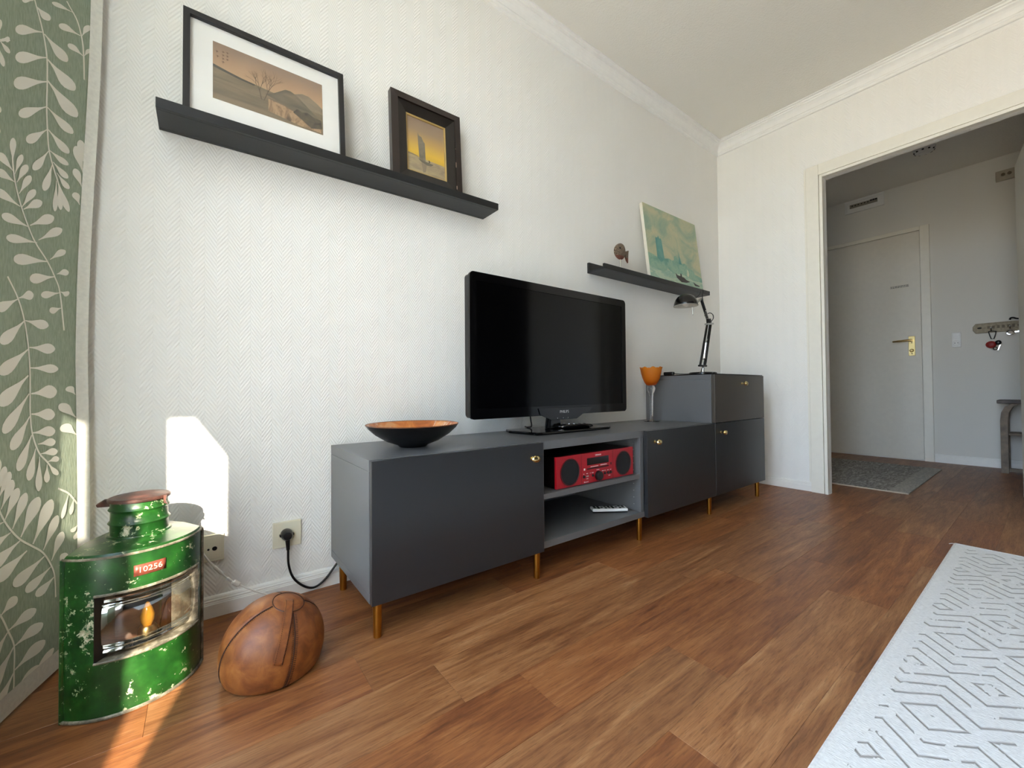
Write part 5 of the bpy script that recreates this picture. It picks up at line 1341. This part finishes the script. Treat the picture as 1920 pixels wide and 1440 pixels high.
# number plate
def on_arc(dg0, z0, lift):
    return lambda u, v, n: lang(dg0 + math.degrees(u / LR), LR + lift + n) + Vector((0, 0, z0 + v))
g = MB(); fpl = on_arc(-71.5, 0.289, 0.0)
g.grid(lambda u, v: fpl((u - 0.5) * 0.053, (v - 0.5) * 0.023, 0.0022), 8, 1)
np_ = ob('number_plate', g, mat('copper_plate', '8b4a3a', 0.4, 0.4, var=0.15, scale=80), lan, solid=0.002)
ob('number_lettering', text_mb('10256', 0.0165, on_arc(-71.5, 0.289, 0.0026), 0.0004), mat('stamped_pale', 'c0a48e', 0.45), np_, smooth=False)
# chimney with cap
CZ = ZTOP + 0.010
prof = [(0.0575, 0.0), (0.0585, 0.003), (0.0565, 0.006), (0.0520, 0.007), (0.0515, 0.026), (0.0535, 0.029), (0.0555, 0.032), (0.0535, 0.035), (0.0515, 0.038), (0.0510, 0.056), (0.0530, 0.059), (0.0550, 0.062), (0.0530, 0.065), (0.0515, 0.068), (0.0510, 0.083)]
ob('chimney', MB().lathe((CH.x, CH.y, CZ), prof, 48), M_GREEN, lan)
ob('cap', MB().lathe((CH.x, CH.y, CZ), [(0.0525, 0.079), (0.0560, 0.080), (0.0565, 0.084), (0.0550, 0.0865), (0.0525, 0.0875), (0.050, 0.0868), (0.040, 0.0895), (0.022, 0.0925), (0, 0.0935)], 48), M_RUST, lan)
cd = (rt0 * -1).normalized()
hb = Vector((CH.x, CH.y, CZ + 0.077)) + cd * 0.056 + Vector((-0.004, -0.012, 0))
ob('hinge_ear', MB().prism([hb + Vector((0, -0.006, 0.004)), hb + cd * 0.020 + Vector((0, -0.006, 0.003)), hb + cd * 0.040 + Vector((0, -0.006, -0.009)), hb + cd * 0.037 + Vector((0, -0.006, -0.015)), hb + Vector((0, -0.006, -0.013))], (0, 0.014, 0)), M_RUST, lan, smooth=False, bevel=0.002)
hb = Vector((CH.x, CH.y, CZ + 0.078)) - cd * 0.055
ob('clasp', MB().prism([hb + Vector((0, -0.004, 0.008)), hb - cd * 0.008 + Vector((0, -0.004, 0.008)), hb - cd * 0.006 + Vector((0, -0.004, -0.004)), hb - cd * 0.010 + Vector((0, -0.004, -0.012)), hb + Vector((0, -0.004, -0.010))], (0, 0.010, 0)), M_RUST, lan, smooth=False, bevel=0.001)
tb = Vector((CH.x, CH.y, CZ + 0.001)) + Vector((0.030, -0.046, 0))
ob('lid_tab', MB().prism([tb + Vector((-0.008, 0.004, 0.004)), tb + Vector((0.008, 0.009, 0.004)), tb + Vector((0.010, -0.006, 0.001)), tb + Vector((0.004, -0.014, 0.0)), tb + Vector((-0.004, -0.012, 0.0))], (0, 0, 0.002)), M_GREEN, lan, smooth=False)

# ================================================================ leather ball
t = NT('saddle_leather')
p = t.pos()
n1 = t.noise(p, 26, 5, 0.6, 0.5)
n2_ = t.noise(p, 8, 3)
f = t.math('ADD', t.math('MULTIPLY', n1, 0.65), t.math('MULTIPLY', n2_, 0.35))
col = t.ramp(f, [(0.30, C('5c2f14')), (0.46, C('7f461e')), (0.58, C('985b29')), (0.72, C('ad733a'))])
M_LEATHER = t.done(t.bsdf(col, 0.48, 0, t.bump(t.math('ADD', t.noise(p, 40, 4), t.math('MULTIPLY', t.noise(p, 500, 2), 0.15)), 0.35, 0.002)))
M_SEAM = mat('seam_thread', '3a1d10', 0.6)
BCn = Vector((-0.2153, -0.3590, 0.0562)); BA, BB_ = 0.1172, 0.1102
th_, az_ = 0.3668, -0.8281
bp = Vector((math.sin(th_) * math.cos(az_), math.sin(th_) * math.sin(az_), math.cos(th_)))
view = (CAM_LOC - BCn); view = (view - bp * view.dot(bp)).normalized()   # meridian facing the camera side
bq = bp.cross(view)
def ballp(lat, lon, lift=0.0):
    """lat measured from the pole (deg), lon 0 = camera-side meridian"""
    la, lo = math.radians(lat), math.radians(lon)
    d_ = (view * math.cos(lo) + bq * math.sin(lo)) * (BB_ + lift) * math.sin(la) + bp * (BA + lift) * math.cos(la)
    q = BCn + d_
    if q.z < 0.010: q.z = 0.0006 + (0.0094) * math.exp((q.z - 0.010) / 0.012)
    return q
ball = thing('leather_ball', (BCn.x, BCn.y, 0), 'tan leather ball doorstop with dark seams and a stitched strap on the floor', 'ball')
SEAMS = [-59, 29, 120, 210]
def ballskin(u, v):
    lat, lon = 180 * v, 360 * u
    g_ = min(abs((lon - s + 180) % 360 - 180) for s in SEAMS) * math.sin(math.radians(lat)) 
    dip = -0.0022 * math.exp(-(g_ / 2.2) ** 2)
    return ballp(lat, lon, dip)
ob('skin', MB().grid(ballskin, 180, 60), M_LEATHER, ball, weld=True, angle=80)
for s in SEAMS:
    ob('seam', MB().tube([ballp(l_, s, -0.0012) for l_ in range(8, 150, 4)], 0.0012, 5), M_SEAM, ball)
for s in SEAMS[:2]:
    sm = MB()
    for l_ in range(0, 52):
        lat = 22 + l_ * 1.9
        if lat > 122: break
        for sd in ((-1, 1) if s == SEAMS[1] else (1,)):
            o1, o2 = 1.0 / max(0.25, math.sin(math.radians(lat))), 3.2 / max(0.25, math.sin(math.radians(lat)))
            sm.tube([ballp(lat, s + sd * o1, 0.0006), ballp(lat + 0.5, s + sd * o2, 0.0006)], 0.0006, 4)
    so = ob('stitching', sm, M_SEAM, ball)
    so['kind'] = 'stuff'
# strap
def strapf(u, v):
    lat = 1 + 70 * v
    w = (u - 0.5) * 0.020
    q = ballp(lat, 12, 0.0045 if 0.02 < u < 0.98 else 0.0005)
    side = (ballp(lat, 14, 0) - ballp(lat, 10, 0)).normalized()
    return q + side * w
so = ob('strap', MB().grid(strapf, 6, 24), M_LEATHER, ball, angle=50, solid=0.002)
st_ = MB()
for sd in (-0.0075, 0.0075):
    for k in range(34):
        la = 3 + k * 2.0
        side = (ballp(la, 14, 0) - ballp(la, 10, 0)).normalized()
        st_.tube([ballp(la, 12, 0.0049) + side * sd, ballp(la + 1.1, 12, 0.0049) + side * sd], 0.0006, 4)
x_ = ob('strap_stitching', st_, M_SEAM, so); x_['kind'] = 'stuff'
ob('pole_patch', MB().grid(lambda u, v: ballp(0.5 + 18.5 * v, 360 * u, 0.0020 if v < 0.95 else 0.0), 36, 6), M_LEATHER, ball, weld=True, angle=50)
ob('patch_seam', MB().tube([ballp(18.0, 10 * k, 0.0016) for k in range(37)], 0.0009, 5), M_SEAM, ball)

# ================================================================ sockets and cords
def socket(x0, x1, z0, z1, label, hole):
    o = thing('wall_socket', ((x0 + x1) / 2, YB, z0), label, 'socket')
    ob('plate', MB().box(x0, x1, YB - 0.009, YB - 0.0005, z0, z1), M_CREAMPL, o, smooth=False, bevel=0.002)
    if hole:
        ob('aerial_port', MB().lathe((-0.323, YB - 0.0105, 0.201), [(0, 0.0012), (0.0055, 0.0012), (0.0062, 0.0)], 20, axis=(0, -1, 0)), M_DARK, o)
        ob('screw', MB().lathe((-0.338, YB - 0.0105, 0.2005), [(0, 0.001), (0.0028, 0.0008), (0.003, 0)], 12, axis=(0, -1, 0)), M_DARK, o)
        ob('inner_cover', MB().box(x0 + 0.012, x1 - 0.008, YB - 0.0105, YB - 0.0091, z0 + 0.008, z1 - 0.008), M_CREAMPL, o, smooth=False, bevel=0.001)
    else:
        ob('socket_well', MB().lathe(((x0 + x1) / 2, YB - 0.009, (z0 + z1) / 2 - 0.004), [(0.022, 0.0), (0.022, 0.0012), (0.0195, 0.0012), (0.0190, 0.0)], 28, axis=(0, -1, 0)), M_CREAMPL, o)
    return o
socket(-0.1725, -0.0905, 0.161, 0.243, 'square cream wall socket with the black plug in it', False)
socket(-0.383, -0.300, 0.163, 0.242, 'cream aerial socket half hidden behind the ship lantern', True)

plug = thing('power_plug_cord', (-0.134, YB - 0.02, 0.2), 'black plug and power cord looping down to the media bench', 'power cord')
pc = Vector((-0.1345, YB - 0.0103, 0.2035))
ob('plug_head', MB().lathe(pc, [(0, 0.0), (0.0175, 0.0), (0.0180, 0.006), (0.0165, 0.022), (0.012, 0.030), (0, 0.031)], 28, axis=(0, -1, 0)), M_BLACK, plug)
for sd in (-1, 1):
    ob('side_clip', MB().box(pc.x + sd * 0.0185 - 0.002, pc.x + sd * 0.0185 + 0.002, pc.y - 0.016, pc.y - 0.004, pc.z - 0.003, pc.z + 0.003), M_BLACK, plug, smooth=False)
ob('strain_relief', MB().tube([pc + Vector((0, -0.020, -0.004)), pc + Vector((0.001, -0.021, -0.022)), pc + Vector((0.002, -0.020, -0.046))], [0.0085, 0.0065, 0.0050], 12), M_BLACK, plug)
ob('cord', MB().tube(spline([pc + Vector((0.002, -0.020, -0.044)), (-0.131, -0.012, 0.110), (-0.117, -0.010, 0.064), (-0.087, -0.006, 0.028), (-0.055, -0.006, 0.014), (-0.022, -0.006, 0.030), (0.012, -0.008, 0.070), (0.030, -0.006, 0.092), (0.060, 0.008, 0.120), (0.10, 0.010, 0.17)], 8), 0.0036, 10), M_BLACK, plug)

wc = thing('white_cord', (-0.27, -0.06, 0.05), 'white cable with small connectors running from the lantern behind the leather ball', 'cable')
M_WCORD = mat('white_cord_pvc', 'dedad0', 0.4, var=0.02)
cpts = [(-0.375, -0.075, 0.275), (-0.356, -0.062, 0.232), (-0.349, -0.06, 0.211), (-0.327, -0.06, 0.173), (-0.296, -0.06, 0.132), (-0.268, -0.06, 0.105), (-0.225, -0.065, 0.074), (-0.190, -0.075, 0.054), (-0.160, -0.11, 0.025), (-0.150, -0.16, 0.006), (-0.165, -0.20, 0.004)]
ob('cable', MB().tube(spline(cpts, 8), 0.0024, 8), M_WCORD, wc)
def sleeve(name, a_, b_, r):
    a_, b_ = Vector(a_), Vector(b_)
    ob(name, MB().tube([a_, a_.lerp(b_, 0.12), a_.lerp(b_, 0.88), b_], [r * 0.7, r, r, r * 0.7], 12), M_WCORD, wc)
sleeve('connector', (-0.326, -0.06, 0.172), (-0.307, -0.06, 0.146), 0.0045)
sleeve('connector', (-0.296, -0.06, 0.132), (-0.284, -0.06, 0.119), 0.0042)
sleeve('coupling', (-0.281, -0.06, 0.1165), (-0.266, -0.0605, 0.1035), 0.0078)
